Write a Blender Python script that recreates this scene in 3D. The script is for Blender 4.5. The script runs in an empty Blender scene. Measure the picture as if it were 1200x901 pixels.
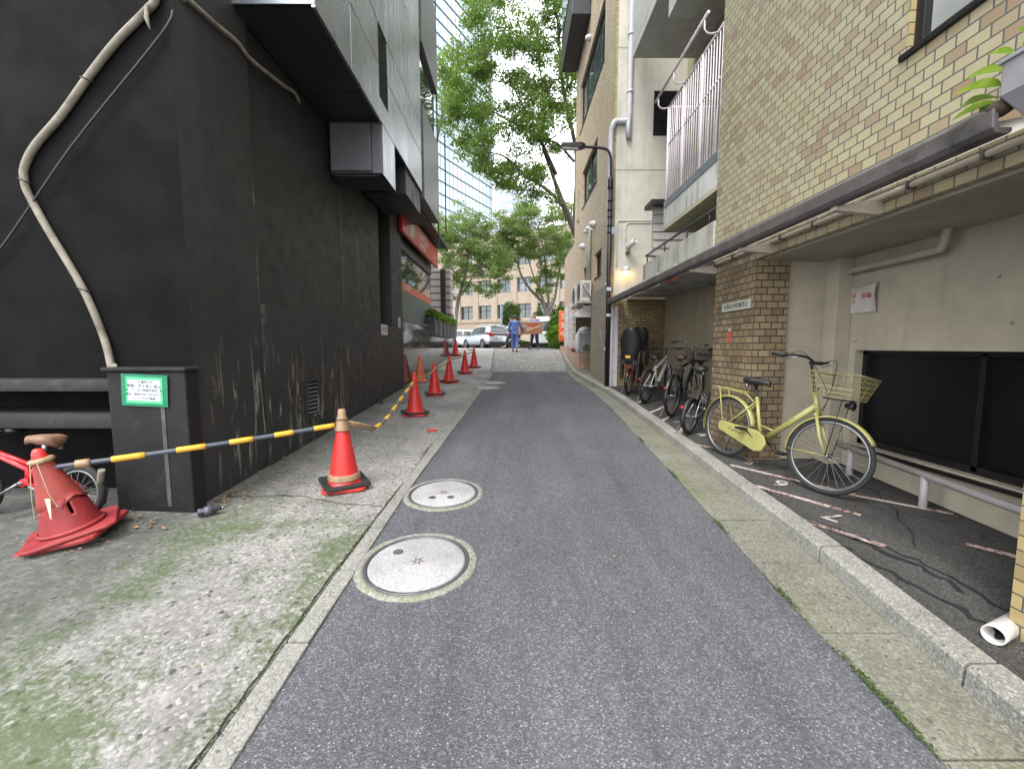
import bpy, math, random
import numpy as np
from mathutils import Matrix, Vector, Euler
random.seed(7); RNG = np.random.default_rng(11)
SC = bpy.context.scene
COL = SC.collection
PI = math.pi
R = math.radians
EYE = 1.55; FPX = 487.0; PITCH = math.atan(43.5/FPX)

def at(px, py, Y):
    """point of the place seen at (px, py) of the 1200x901 photograph, Y metres down the lane"""
    cx = (px-600)/FPX; cy = (450.5-py)/FPX
    up = cy*math.cos(PITCH)-math.sin(PITCH); fw = math.cos(PITCH)+cy*math.sin(PITCH)
    return Vector((cx/fw*Y, Y, EYE+up/fw*Y))

KN = [(-5,-.275),(11,.605),(13,.735),(16,.985),(20,1.345),(21.5,1.46),(23,1.5),(26,1.5),(400,1.5)]
def gz(Y):
    if Y <= KN[0][0]: return KN[0][1]+(Y-KN[0][0])*.055
    for (a,b),(c,d) in zip(KN, KN[1:]):
        if Y <= c: return b+(d-b)*(Y-a)/(c-a)
    return KN[-1][1]
def lerp_list(L, t):
    if t <= L[0][0]: return L[0][1]
    for (a,b),(c,d) in zip(L, L[1:]):
        if t <= c: return b+(d-b)*(t-a)/(c-a)
    return L[-1][1]

# ------------------------------------------------------------------ mesh builder
class MB:
    def __init__(s): s.v=[]; s.f=[]; s.m=[]; s.s=[]
    def add(s, vs, fs, mat=0, smooth=False):
        o=len(s.v); s.v.extend([tuple(p) for p in vs])
        for f in fs: s.f.append(tuple(i+o for i in f)); s.m.append(mat); s.s.append(smooth)
        return s
    def box(s, x0,x1,y0,y1,z0,z1, mat=0):
        return s.add([(x0,y0,z0),(x1,y0,z0),(x1,y1,z0),(x0,y1,z0),(x0,y0,z1),(x1,y0,z1),(x1,y1,z1),(x0,y1,z1)],
              [(0,3,2,1),(4,5,6,7),(0,1,5,4),(1,2,6,5),(2,3,7,6),(3,0,4,7)], mat)
    def obox(s, c, size, rot=None, mat=0):
        M = Matrix.Translation(c) @ (rot.to_matrix().to_4x4() if rot is not None else Matrix())
        a,b,d = size[0]/2,size[1]/2,size[2]/2
        P=[M@Vector(p) for p in [(-a,-b,-d),(a,-b,-d),(a,b,-d),(-a,b,-d),(-a,-b,d),(a,-b,d),(a,b,d),(-a,b,d)]]
        return s.add(P,[(0,3,2,1),(4,5,6,7),(0,1,5,4),(1,2,6,5),(2,3,7,6),(3,0,4,7)], mat)
    def tube(s, pts, r, n=8, mat=0, closed=False, cap=True, flat=1.0, smooth=True):
        pts=[Vector(p) for p in pts]; N=len(pts)
        rs = r if isinstance(r,(list,tuple)) else [r]*N
        T=[]
        for i in range(N):
            if closed: t=pts[(i+1)%N]-pts[i-1]
            else: t=pts[min(i+1,N-1)]-pts[max(i-1,0)]
            T.append(t.normalized() if t.length>1e-9 else Vector((0,0,1)))
        ref=Vector((0,0,1)) if abs(T[0].z)<.9 else Vector((1,0,0))
        u=T[0].cross(ref).normalized(); vs=[]
        for i in range(N):
            if i:
                u=u-T[i]*u.dot(T[i])
                u = u.normalized() if u.length>1e-6 else T[i].orthogonal().normalized()
            w=T[i].cross(u)
            for k in range(n):
                a=2*PI*k/n
                vs.append(pts[i]+u*math.cos(a)*rs[i]+w*math.sin(a)*rs[i]*flat)
        fs=[]
        for i in range(N if closed else N-1):
            j=(i+1)%N
            for k in range(n):
                l=(k+1)%n
                fs.append((i*n+k,i*n+l,j*n+l,j*n+k))
        s.add(vs,fs,mat,smooth)
        if cap and not closed:
            o=len(s.v)-N*n
            s.f.append(tuple(o+k for k in reversed(range(n)))); s.m.append(mat); s.s.append(False)
            s.f.append(tuple(o+(N-1)*n+k for k in range(n))); s.m.append(mat); s.s.append(False)
        return s
    def lathe(s, prof, n=32, M=None, mat=0, closed=False, smooth=True):
        M=M or Matrix(); vs=[]; K=len(prof)
        for (r,z) in prof:
            for k in range(n):
                a=2*PI*k/n; vs.append(M@Vector((r*math.cos(a),r*math.sin(a),z)))
        fs=[]
        for i in range(K if closed else K-1):
            j=(i+1)%K
            for k in range(n):
                l=(k+1)%n; fs.append((i*n+k,i*n+l,j*n+l,j*n+k))
        s.add(vs,fs,mat,smooth)
        if not closed:
            o=len(s.v)-K*n
            if prof[0][0]>1e-5: s.f.append(tuple(o+k for k in reversed(range(n)))); s.m.append(mat); s.s.append(False)
            if prof[-1][0]>1e-5: s.f.append(tuple(o+(K-1)*n+k for k in range(n))); s.m.append(mat); s.s.append(False)
        return s
    def prism(s, poly, M, d0, d1, mat=0):
        """poly: 2D points (x,y) extruded along local z from d0 to d1, placed by M"""
        n=len(poly)
        P=[M@Vector((x,y,d0)) for x,y in poly]+[M@Vector((x,y,d1)) for x,y in poly]
        F=[tuple(reversed(range(n))),tuple(range(n,2*n))]+[(i,(i+1)%n,n+(i+1)%n,n+i) for i in range(n)]
        return s.add(P,F,mat)
    def grid(s, fn, nu, nv, mat=0, smooth=True):
        vs=[fn(i/nu,j/nv) for j in range(nv+1) for i in range(nu+1)]
        fs=[(j*(nu+1)+i,j*(nu+1)+i+1,(j+1)*(nu+1)+i+1,(j+1)*(nu+1)+i) for j in range(nv) for i in range(nu)]
        return s.add(vs,fs,mat,smooth)
    def loft(s, secs, mat=0, smooth=True, cap=True, closed=True):
        n=len(secs[0]); vs=[p for sec in secs for p in sec]; fs=[]
        for i in range(len(secs)-1):
            for k in range(n if closed else n-1):
                l=(k+1)%n; fs.append((i*n+k,i*n+l,(i+1)*n+l,(i+1)*n+k))
        if cap: fs.append(tuple(reversed(range(n)))); fs.append(tuple((len(secs)-1)*n+k for k in range(n)))
        return s.add(vs,fs,mat,smooth)
    def ball(s, c, r, n=10, mat=0, sc=(1,1,1)):
        prof=[(max(1e-6,r*math.sin(PI*i/n)),-r*math.cos(PI*i/n)) for i in range(n+1)]
        M=Matrix.Translation(c)@Matrix.Diagonal((sc[0],sc[1],sc[2],1))
        return s.lathe(prof,max(8,n+2),M,mat)
    def xf(s, M):
        s.v=[tuple(M@Vector(p)) for p in s.v]; return s
    def build(s, name, mats, parent=None, bevel=0, uv=True, recalc=True, sub=0):
        me=bpy.data.meshes.new(name)
        me.from_pydata(s.v,[],s.f)
        if not isinstance(mats,(list,tuple)): mats=[mats]
        for m in mats: me.materials.append(m)
        me.polygons.foreach_set('material_index',s.m)
        me.polygons.foreach_set('use_smooth',s.s)
        me.update()
        if recalc:
            import bmesh
            bm=bmesh.new(); bm.from_mesh(me); bmesh.ops.recalc_face_normals(bm,faces=bm.faces); bm.to_mesh(me); bm.free()
        if uv: box_uv(me)
        o=bpy.data.objects.new(name,me); COL.objects.link(o)
        if parent is not None: o.parent=parent
        if bevel:
            b=o.modifiers.new('bevel','BEVEL'); b.width=bevel; b.segments=2; b.limit_method='ANGLE'; b.angle_limit=R(40)
        if sub:
            b=o.modifiers.new('sub','SUBSURF'); b.levels=sub; b.render_levels=sub
        return o
def box_uv(me):
    ul=me.uv_layers.new(name='UVMap'); n=len(me.loops)
    co=np.empty(len(me.vertices)*3); me.vertices.foreach_get('co',co); co=co.reshape(-1,3)
    li=np.empty(n,dtype=np.int64); me.loops.foreach_get('vertex_index',li)
    pn=np.empty(len(me.polygons)*3); me.polygons.foreach_get('normal',pn); pn=np.abs(pn.reshape(-1,3))
    lt=np.empty(len(me.polygons),dtype=np.int64); me.polygons.foreach_get('loop_total',lt)
    ax=np.repeat(pn.argmax(1),lt); c=co[li]; uv=np.empty((n,2))
    uv[:,0]=np.where(ax==0,c[:,1],c[:,0]); uv[:,1]=np.where(ax==2,c[:,1],c[:,2])
    ul.data.foreach_set('uv',uv.ravel())
def tag(o, label=None, cat=None, group=None, kind=None):
    if label: o['label']=label
    if cat: o['category']=cat
    if group: o['group']=group
    if kind: o['kind']=kind
    return o
def thing(name, label, cat, loc=(0,0,0), rot=(0,0,0), group=None):
    o=bpy.data.objects.new(name,None); COL.objects.link(o); o.empty_display_size=.1
    o.location=loc; o.rotation_euler=rot
    return tag(o,label,cat,group)
def copy_tree(o, parent=None):
    c=o.copy(); COL.objects.link(c)
    if parent is not None: c.parent=parent
    for ch in list(o.children): copy_tree(ch,c)
    return c
def text_mesh(name, body, size, mat, M, parent=None, depth=.0008, align='CENTER', sx=1.0):
    cu=bpy.data.curves.new(name,'FONT'); cu.body=body; cu.size=size; cu.extrude=depth; cu.align_x=align; cu.align_y='CENTER'
    t=bpy.data.objects.new(name+'_c',cu); COL.objects.link(t)
    dg=bpy.context.evaluated_depsgraph_get(); me=bpy.data.meshes.new_from_object(t.evaluated_get(dg))
    bpy.data.objects.remove(t); bpy.data.curves.remove(cu)
    me.transform(M@Matrix.Diagonal((sx,1,1,1))); me.materials.clear(); me.materials.append(mat); me.name=name
    o=bpy.data.objects.new(name,me); COL.objects.link(o)
    if parent is not None: o.parent=parent
    return o
# orientation for flat things: local x = reading direction, local y = up, local z = out of the face
def face_M(loc, right, up=(0,0,1)):
    r=Vector(right).normalized(); u=Vector(up); u=(u-r*u.dot(r)).normalized(); n=r.cross(u)
    M=Matrix(((r.x,u.x,n.x,loc[0]),(r.y,u.y,n.y,loc[1]),(r.z,u.z,n.z,loc[2]),(0,0,0,1))); return M

# ------------------------------------------------------------------ materials
class NT:
    def __init__(s, name):
        s.mat=bpy.data.materials.new(name); s.mat.use_nodes=True; s.nt=s.mat.node_tree
        s.b=s.nt.nodes['Principled BSDF']
    def n(s, typ, ins=None, **props):
        nd=s.nt.nodes.new(typ)
        for k,v in props.items(): setattr(nd,k,v)
        for k,v in (ins or {}).items():
            sk=nd.inputs[k]
            if isinstance(v,bpy.types.NodeSocket): s.nt.links.new(v,sk)
            else: sk.default_value=v
        return nd
    def coord(s, kind='Object'): return s.n('ShaderNodeTexCoord').outputs[kind]
    def noise(s, vec, scale, detail=4, rough=.55, dist=0):
        return s.n('ShaderNodeTexNoise',{'Vector':vec,'Scale':scale,'Detail':detail,'Roughness':rough,'Distortion':dist}).outputs['Fac']
    def ramp(s, fac, stops):
        r=s.n('ShaderNodeValToRGB',{'Fac':fac}); e=r.color_ramp.elements
        while len(e)<len(stops): e.new(.5)
        for i,(p,c) in enumerate(stops):
            e[i].position=p; e[i].color=(c[0],c[1],c[2],1) if isinstance(c,(tuple,list)) else (c,c,c,1)
        return r.outputs['Color']
    def mix(s, fac, a, b, mode='MIX'):
        m=s.n('ShaderNodeMix',data_type='RGBA',blend_type=mode)
        for k,v in ((0,fac),(6,a),(7,b)):
            sk=m.inputs[k]
            if isinstance(v,bpy.types.NodeSocket): s.nt.links.new(v,sk)
            else: sk.default_value = v if k==0 else ((v[0],v[1],v[2],1) if isinstance(v,(tuple,list)) else (v,v,v,1))
        return m.outputs[2]
    def math(s, op, a, b=0.0, clamp=False):
        m=s.n('ShaderNodeMath',operation=op,use_clamp=clamp)
        for k,v in ((0,a),(1,b)):
            if isinstance(v,bpy.types.NodeSocket): s.nt.links.new(v,m.inputs[k])
            else: m.inputs[k].default_value=v
        return m.outputs[0]
    def remap(s, v, a, b, c=0.0, d=1.0):
        m=s.n('ShaderNodeMapRange',{'Value':v,'From Min':a,'From Max':b,'To Min':c,'To Max':d}); return m.outputs[0]
    def mapping(s, vec, scale=(1,1,1), loc=(0,0,0), rot=(0,0,0)):
        return s.n('ShaderNodeMapping',{'Vector':vec,'Scale':scale,'Location':loc,'Rotation':rot}).outputs[0]
    def xyz(s, vec): return s.n('ShaderNodeSeparateXYZ',{0:vec}).outputs
    def bump(s, h, strength=.3, dist=.01, normal=None):
        ins={'Height':h,'Strength':strength,'Distance':dist}
        if normal is not None: ins['Normal']=normal
        return s.n('ShaderNodeBump',ins).outputs[0]
    def set(s, color=None, rough=None, metal=None, normal=None, **kw):
        for k,v in (('Base Color',color),('Roughness',rough),('Metallic',metal),('Normal',normal),*kw.items()):
            if v is None: continue
            sk=s.b.inputs[k]
            if isinstance(v,bpy.types.NodeSocket): s.nt.links.new(v,sk)
            elif k=='Base Color': sk.default_value=(v[0],v[1],v[2],1)
            else: sk.default_value=v
        return s.mat
def plain(name, col, rough=.6, metal=0, var=.25, scale=6, bump=.0, bscale=60, spec=.5, dirt=None, dscale=2.5, dthr=.55):
    t=NT(name); c=t.coord(); nz=t.noise(c,scale,6,.6)
    lo=tuple(x*(1-var) for x in col); hi=tuple(min(1,x*(1+var*.6)) for x in col)
    k=t.ramp(nz,[(.3,lo),(.7,hi)])
    if dirt:
        d=t.remap(t.noise(c,dscale,7,.65,.4),dthr,dthr+.18); k=t.mix(d,k,dirt)
    rr=t.remap(t.noise(c,scale*2.3,4),.3,.7,max(.02,rough-.1),min(1,rough+.1))
    nm=t.bump(t.noise(c,bscale,5,.6),bump,.01) if bump else None
    return t.set(k,rr,metal,nm,**{'Specular IOR Level':spec})
def streaked(name, col, dirt, rough=.8, amt=.5, vs=(2.2,2.2,.18), var=.15, bump=.15, bscale=45, thr=.5, spec=.4):
    """plaster or concrete with stains that run down the wall"""
    t=NT(name); c=t.coord(); nz=t.noise(c,3,6,.6)
    k=t.ramp(nz,[(.3,tuple(x*(1-var) for x in col)),(.7,tuple(x*(1+var*.5) for x in col))])
    st=t.noise(t.mapping(c,vs),2.2,6,.6,.3); m=t.remap(st,thr,thr+.2,0,amt)
    m=t.math('MULTIPLY',m,t.remap(t.noise(c,.9,4),.35,.6))
    k=t.mix(m,k,dirt)
    nm=t.bump(t.noise(c,bscale,6,.65),bump,.01)
    return t.set(k,rough,0,nm,**{'Specular IOR Level':spec})
def bricks(name, cols, mortar, bw, bh, ms=.0045, rough=.45, offset=.5, bump=.5, dirt=None, damt=.4, spec=.45):
    t=NT(name); uv=t.coord('UV'); c=t.coord()
    def br(c1,c2,mo,bias=0.0):
        return t.n('ShaderNodeTexBrick',{'Vector':uv,'Color1':(c1,c1,c1,1),'Color2':(c2,c2,c2,1),'Mortar':(mo,mo,mo,1),'Scale':1.0,
          'Mortar Size':ms,'Mortar Smooth':.1,'Bias':bias,'Brick Width':bw,'Row Height':bh},offset=offset,offset_frequency=2)
    b=br(0.0,1.0,0.0)
    k=t.ramp(b.outputs['Color'],cols)
    k=t.mix(t.remap(t.noise(c,26,5),.3,.75,0,.28),k,t.mix(.5,k,(.2,.16,.1)))
    k=t.mix(t.remap(t.noise(c,1.1,5),.4,.75,0,.22),k,(.22,.21,.18))
    if dirt:
        k=t.mix(t.math('MULTIPLY',t.remap(t.noise(t.mapping(c,(2.5,2.5,.25)),2,6,.6),.5,.7),damt),k,dirt)
    k=t.mix(b.outputs['Fac'],k,mortar)
    hgt=t.math('SUBTRACT',t.math('MULTIPLY',t.noise(c,70,4),.12),b.outputs['Fac'])
    return t.set(k,t.remap(t.noise(c,14,4),.3,.7,rough-.1,rough+.15),0,t.bump(hgt,bump,.006),**{'Specular IOR Level':spec})
def glass_dark(name, col=(.02,.025,.03), rough=.04, spec=.8):
    t=NT(name); c=t.coord()
    k=t.ramp(t.noise(c,.9,3),[(.35,tuple(x*.6 for x in col)),(.65,tuple(x*1.5 for x in col))])
    nm=t.bump(t.noise(c,1.3,2),.04,.05)
    return t.set(k,rough,0,nm,**{'Specular IOR Level':spec})
def leafmat(name, c1, c2, c3):
    t=NT(name); g=t.n('ShaderNodeNewGeometry'); c=t.coord()
    k=t.ramp(g.outputs['Random Per Island'],[(0,c1),(.5,c2),(1,c3)])
    k=t.mix(t.remap(t.noise(c,.8,3),.35,.7,0,.55),k,c1)
    t.set(k,.5,0,None,**{'Specular IOR Level':.3})
    tr=t.n('ShaderNodeBsdfTranslucent',{'Color':t.mix(.5,k,(.3,.42,.05))})
    mx=t.n('ShaderNodeMixShader',{0:.5,1:t.b.outputs[0],2:tr.outputs[0]})
    t.nt.links.new(mx.outputs[0],t.nt.nodes['Material Output'].inputs['Surface'])
    return t.mat
# --- ground materials
def m_asphalt(name, dark, light, speck, patch=.35, crack=False, spk=.5):
    t=NT(name); c=t.coord()
    k=t.ramp(t.noise(c,.7,6,.6),[(.3,dark),(.72,light)])
    k=t.mix(t.remap(t.noise(c,9,6,.7),.35,.7,0,patch),k,tuple(x*.6 for x in dark))
    k=t.mix(t.remap(t.noise(t.mapping(c,(2.4,.22,1)),1.3,5,.6,.3),.44,.66,0,.42),k,tuple(x*.62 for x in dark))
    k=t.mix(t.remap(t.noise(t.mapping(c,(1.5,.35,1),loc=(4,2,0)),1.1,5,.6),.5,.7,0,.4),k,tuple(min(1,x*1.3) for x in light))
    k=t.mix(t.remap(t.noise(c,2.6,4,.55,.6),.70,.74,0,.6),k,tuple(x*.45 for x in dark))
    k=t.mix(t.remap(t.noise(t.mapping(c,(1,1,1),loc=(7,3,0)),2.1,6,.7),.69,.75,0,.4),k,(light[0]*1.25,light[1]*1.05,light[2]*.82))
    v=t.n('ShaderNodeTexVoronoi',{'Vector':c,'Scale':150.0,'Randomness':1.0})
    r=t.xyz(v.outputs['Color'])[0]
    agg=t.ramp(r,[(0,.5),(.6,.9),(.85,1.3),(1,2.1)])
    k=t.mix(.8,k,agg,'MULTIPLY')
    sp=t.math('GREATER_THAN',t.xyz(t.n('ShaderNodeTexVoronoi',{'Vector':c,'Scale':105.0}).outputs['Color'])[1],.95)
    dd=t.math('LESS_THAN',t.n('ShaderNodeTexVoronoi',{'Vector':c,'Scale':105.0}).outputs['Distance'],.42)
    k=t.mix(t.math('MULTIPLY',t.math('MULTIPLY',sp,dd),spk),k,speck)
    h=t.math('ADD',v.outputs['Distance'],t.math('MULTIPLY',t.noise(c,30,3),.6))
    if crack:
        w=t.n('ShaderNodeTexVoronoi',{'Vector':t.mix(.12,c,t.n('ShaderNodeTexNoise',{'Vector':c,'Scale':4.0,'Detail':6.0}).outputs['Color']),'Scale':1.7},feature='DISTANCE_TO_EDGE').outputs['Distance']
        ck=t.math('MULTIPLY',t.math('LESS_THAN',w,.011),t.remap(t.noise(c,1.1,3),.44,.52))
        k=t.mix(ck,k,(.012,.012,.013)); h=t.math('SUBTRACT',h,t.math('MULTIPLY',ck,2.0))
    return t.set(k,t.remap(t.noise(c,40,3),.3,.7,.72,.95),0,t.bump(h,.55,.006),**{'Specular IOR Level':.35})
def m_aggregate(name, base, light, dark, moss=None, mossamt=0.0, damp=None, scale=75.0, sp_d=.22, sp_l=.2):
    """worn concrete with washed-out stones; moss and damp grime where the pavement has them"""
    t=NT(name); c=t.coord(); X=t.xyz(c)
    k=t.ramp(t.noise(c,1.4,7,.65),[(.3,tuple(x*.75 for x in base)),(.7,light)])
    dc=t.mix(.035,c,t.n('ShaderNodeTexNoise',{'Vector':c,'Scale':22.0,'Detail':3.0}).outputs['Color'])
    v=t.n('ShaderNodeTexVoronoi',{'Vector':dc,'Scale':scale}); r=t.xyz(v.outputs['Color'])
    k=t.mix(.55,k,t.ramp(r[0],[(0,.62),(.5,1.0),(1,1.4)]),'MULTIPLY')
    v2=t.n('ShaderNodeTexVoronoi',{'Vector':dc,'Scale':scale*.55}); r2=t.xyz(v2.outputs['Color'])
    chip=t.math('MULTIPLY',t.math('GREATER_THAN',r2[1],1-sp_d*.5),t.remap(v2.outputs['Distance'],.3,.55,.85,0))
    k=t.mix(chip,k,dark)
    k=t.mix(t.math('MULTIPLY',t.remap(r[2],sp_l,sp_l-.05),.5),k,tuple(min(1,x*1.35) for x in light))
    k=t.mix(t.remap(t.noise(c,45,5,.75),.5,.72,0,.4),k,dark)
    if damp:
        d=t.remap(t.math('ADD',X[0],t.math('MULTIPLY',t.noise(c,1.2,6,.65),1.6)),damp[1],damp[2],0,1)
        d=t.math('SUBTRACT',1.0,d,True)
        d=t.math('MULTIPLY',d,t.remap(t.noise(c,14,5,.7),.25,.55,.55,1))
        k=t.mix(t.math('MULTIPLY',d,.85),k,damp[0])
    if moss:
        m=t.remap(t.math('ADD',t.math('MULTIPLY',t.noise(c,1.3,6,.65),.55),t.math('MULTIPLY',t.noise(c,30,6,.8),.45)),moss[1],moss[1]+.08)
        if len(moss)>2:
            m=t.math('MULTIPLY',m,t.remap(t.math('ABSOLUTE',t.math('SUBTRACT',X[0],moss[2])),moss[3],moss[3]+.35,1,0))
            m=t.math('MULTIPLY',m,t.remap(X[1],4.2,3.0,.15,1))
        k=t.mix(t.math('MULTIPLY',m,mossamt),k,moss[0])
    h=t.math('ADD',t.math('MULTIPLY',v.outputs['Distance'],-.7),t.noise(c,50,5,.7))
    return t.set(k,.9,0,t.bump(h,.5,.006),**{'Specular IOR Level':.25})
def m_worn_paint(name, col, under, thr=.48):
    t=NT(name); c=t.coord(); n=t.noise(c,38,6,.7); n2=t.noise(c,5,4,.6)
    m=t.remap(t.math('ADD',t.math('MULTIPLY',n,.7),t.math('MULTIPLY',n2,.3)),thr,thr+.07)
    k=t.mix(m,t.mix(t.remap(n2,.4,.65),col,tuple(x*y for x,y in zip(col,(1.0,.72,.68)))),under)
    return t.set(k,.8,0,t.bump(t.noise(c,90,4),.4,.005),**{'Specular IOR Level':.3})

M={}
M['asphalt']=m_asphalt('asphalt',(.082,.084,.094),(.112,.114,.126),(.40,.40,.41),.25,spk=.45)
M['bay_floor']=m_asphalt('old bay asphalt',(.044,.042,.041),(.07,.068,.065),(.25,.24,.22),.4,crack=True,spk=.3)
M['street']=m_asphalt('street asphalt',(.07,.07,.075),(.1,.1,.105),(.3,.3,.3),.2,spk=.2)
M['pavement']=m_aggregate('mossy pavement concrete',(.192,.185,.179),(.305,.294,.284),(.045,.045,.045),moss=((.052,.077,.022),.482,-1.7,.75),mossamt=.8,damp=((.055,.06,.054),-1.75,-1.0),scale=58.0,sp_d=.2,sp_l=.16)
M['edge_stone']=m_aggregate('edge stone',(.19,.185,.17),(.26,.255,.235),(.09,.09,.09),scale=110.0,moss=((.13,.15,.06),.56),mossamt=.5)
M['gutter']=m_aggregate('mossy gutter concrete',(.155,.152,.125),(.21,.207,.17),(.07,.07,.06),moss=((.105,.115,.05),.5),mossamt=.55,scale=100.0)
M['kerb']=m_aggregate('kerb concrete',(.21,.205,.185),(.29,.285,.26),(.09,.09,.08),scale=120.0,moss=((.11,.11,.08),.55),mossamt=.6)
M['crest_slab']=m_aggregate('pale pavement slab',(.26,.26,.245),(.34,.34,.325),(.15,.15,.15),scale=60.0)
def m_setts():
    t=NT('grey stone setts'); c=t.coord(); 
    cc=t.mapping(c,(1,1,0),rot=(0,0,.6))
    e=t.n('ShaderNodeTexVoronoi',{'Vector':cc,'Scale':8.5,'Randomness':.55},feature='DISTANCE_TO_EDGE').outputs['Distance']
    v=t.n('ShaderNodeTexVoronoi',{'Vector':cc,'Scale':8.5,'Randomness':.55})
    k=t.ramp(t.xyz(v.outputs['Color'])[0],[(0,(.17,.165,.16)),(.5,(.26,.25,.24)),(1,(.34,.33,.31))])
    k=t.mix(t.remap(t.noise(c,.8,5),.4,.7,0,.35),k,(.2,.2,.2))
    g=t.remap(e,.03,.09,1,0); k=t.mix(g,k,(.1,.1,.095))
    return t.set(k,.8,0,t.bump(t.remap(e,0,.2),.7,.012),**{'Specular IOR Level':.3})
M['setts']=m_setts()
M['line']=m_worn_paint('worn pinkish line paint',(.5,.42,.39),(.05,.048,.046),.5)
M['numeral']=m_worn_paint('worn white numerals',(.5,.47,.44),(.05,.048,.046),.5)
M['manhole_lid']=m_aggregate('pale lid concrete',(.27,.265,.272),(.40,.395,.405),(.16,.155,.15),scale=160.0,sp_d=.08,sp_l=.05)
M['manhole_lid'].node_tree.nodes['Principled BSDF'].inputs['Roughness'].default_value=.85
M['ring_conc']=m_aggregate('gravelly ring concrete',(.2,.195,.17),(.27,.265,.235),(.07,.07,.06),scale=80.0,moss=((.13,.14,.07),.5),mossamt=.5)
M['cast_iron']=plain('grey cast iron',(.12,.12,.13),.5,.6,.3)
M['lid_mark']=plain('brown lid markings',(.12,.085,.07),.8)
M['leaf_litter']=plain('dry brown leaves',(.26,.14,.06),.8,var=.5,scale=30)
M['green_leaf_bit']=plain('fallen yellow leaves',(.42,.25,.06),.7,var=.4,scale=20)
# --- left side
def m_black_wall():
    t=NT('stained black wall paint'); c=t.coord(); X=t.xyz(c)
    k=t.ramp(t.noise(c,1.2,7,.65),[(.3,(.019,.0185,.0185)),(.7,(.031,.030,.030))])
    s=t.noise(t.mapping(c,(1.6,1.6,.06)),2.4,5,.55,.2); k=t.mix(t.remap(s,.52,.72,0,.4),k,(.044,.042,.041))
    s2=t.noise(t.mapping(c,(6.5,6.5,.8),loc=(3,1,.4)),1.5,7,.7,.8)
    hz=t.math('MULTIPLY',t.remap(X[2],.25,.7,.15,1),t.remap(X[2],1.75,1.1,0,1))
    yz=t.math('MULTIPLY',t.remap(X[1],3.45,3.8),t.remap(X[1],8.6,5.6,0,1))
    w=t.math('MULTIPLY',t.math('MULTIPLY',t.remap(s2,.555,.615),hz),yz)
    k=t.mix(t.math('MULTIPLY',w,.85),k,(.24,.23,.21))
    for (yc,z0,z1,wd) in ((4.37,1.5,3.5,.045),(5.0,.5,1.1,.03),(6.66,2.0,3.9,.02),(7.37,2.0,3.6,.03),(6.6,.9,1.6,.03)):
        dy=t.math('ABSOLUTE',t.math('ADD',t.math('SUBTRACT',X[1],yc),t.math('MULTIPLY',t.math('SUBTRACT',t.noise(t.mapping(c,(1,1,.5)),5,5,.7),.5),.16)))
        ms=t.math('MULTIPLY',t.remap(dy,0,wd,1,0),t.math('MULTIPLY',t.remap(X[2],z0,z0+.25),t.remap(X[2],z1,z1-.3)))
        k=t.mix(t.math('MULTIPLY',t.math('MULTIPLY',ms,t.remap(t.noise(c,9,5,.7),.42,.58)),.65),k,(.17,.16,.15))
    d=t.remap(t.noise(c,22,6,.7),.66,.74); k=t.mix(t.math('MULTIPLY',d,.4),k,(.09,.085,.08))
    return t.set(k,t.remap(t.noise(c,5,4),.3,.7,.5,.72),0,t.bump(t.noise(c,35,6,.7),.22,.012),**{'Specular IOR Level':.4})
M['black_wall']=m_black_wall()
M['black_deep']=plain('near black plaster',(.0036,.0035,.004),.85,var=.25,scale=1.2,bump=.15,spec=.14)  # one even near-black tone, darker than the street side wall paint
M['block_black']=plain('chalky black block paint',(.012,.0115,.012),.7,0,.3,3,.2,40,.3,dirt=(.03,.028,.027),dscale=5,dthr=.55)
M['soffit']=plain('dark soffit panels',(.022,.022,.028),.5,.0,.2,1.5)
def m_metal_panel():
    t=NT('brushed steel cladding'); c=t.coord()
    k=t.ramp(t.noise(t.mapping(c,(1,.8,.25)),1.6,4,.5),[(.3,(.24,.26,.285)),(.7,(.42,.45,.485))])
    r=t.remap(t.noise(t.mapping(c,(1,6,.5)),3,4),.3,.7,.24,.38)
    return t.set(k,r,.9,t.bump(t.noise(c,1.2,2),.06,.05))
M['cladding']=m_metal_panel()
M['dark_metal']=plain('dark grey metal',(.05,.05,.055),.45,.5,.2)
M['black_metal']=plain('black painted metal',(.018,.017,.018),.42,.2,.3)
def m_granite():
    t=NT('polished dark granite'); c=t.coord()
    k=t.ramp(t.noise(c,60,3,.7),[(.35,(.05,.05,.05)),(.6,(.09,.088,.084)),(.75,(.14,.135,.13))])
    return t.set(k,.06,0,None,**{'Specular IOR Level':1.0})
M['granite']=m_granite()
M['granite_matt']=plain('grey granite cladding',(.10,.10,.10),.4,0,.35,25)
M['shop_red']=plain('red sign film',(.62,.04,.035),.35,0,.08)
M['shop_orange']=plain('orange red window film',(.62,.11,.05),.4,0,.08)
M['sign_white']=plain('white lettering',(.75,.72,.66),.5,0,.05)
M['sign_cream']=plain('cream sign emblem',(.66,.62,.42),.5,0,.08)
M['panel_green']=plain('grey green glass panel',(.12,.16,.15),.6,0,.04)
M['shop_glass']=glass_dark('shop glass',(.05,.07,.07),.03,1.0)
def m_stripe_stone():
    t=NT('ribbed pinkish stone'); c=t.coord('UV'); 
    b=t.n('ShaderNodeTexBrick',{'Vector':c,'Color1':(0,0,0,1),'Color2':(1,1,1,1),'Mortar':(0,0,0,1),'Scale':1.0,'Mortar Size':.035,'Brick Width':2.3,'Row Height':.3},offset=.3)
    k=t.ramp(b.outputs['Color'],[(0,(.34,.29,.28)),(1,(.46,.40,.38))]); k=t.mix(b.outputs['Fac'],k,(.1,.085,.085))
    return t.set(k,.45,0,t.bump(t.math('SUBTRACT',1.0,b.outputs['Fac']),.6,.03))
M['stripe_stone']=m_stripe_stone()
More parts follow.
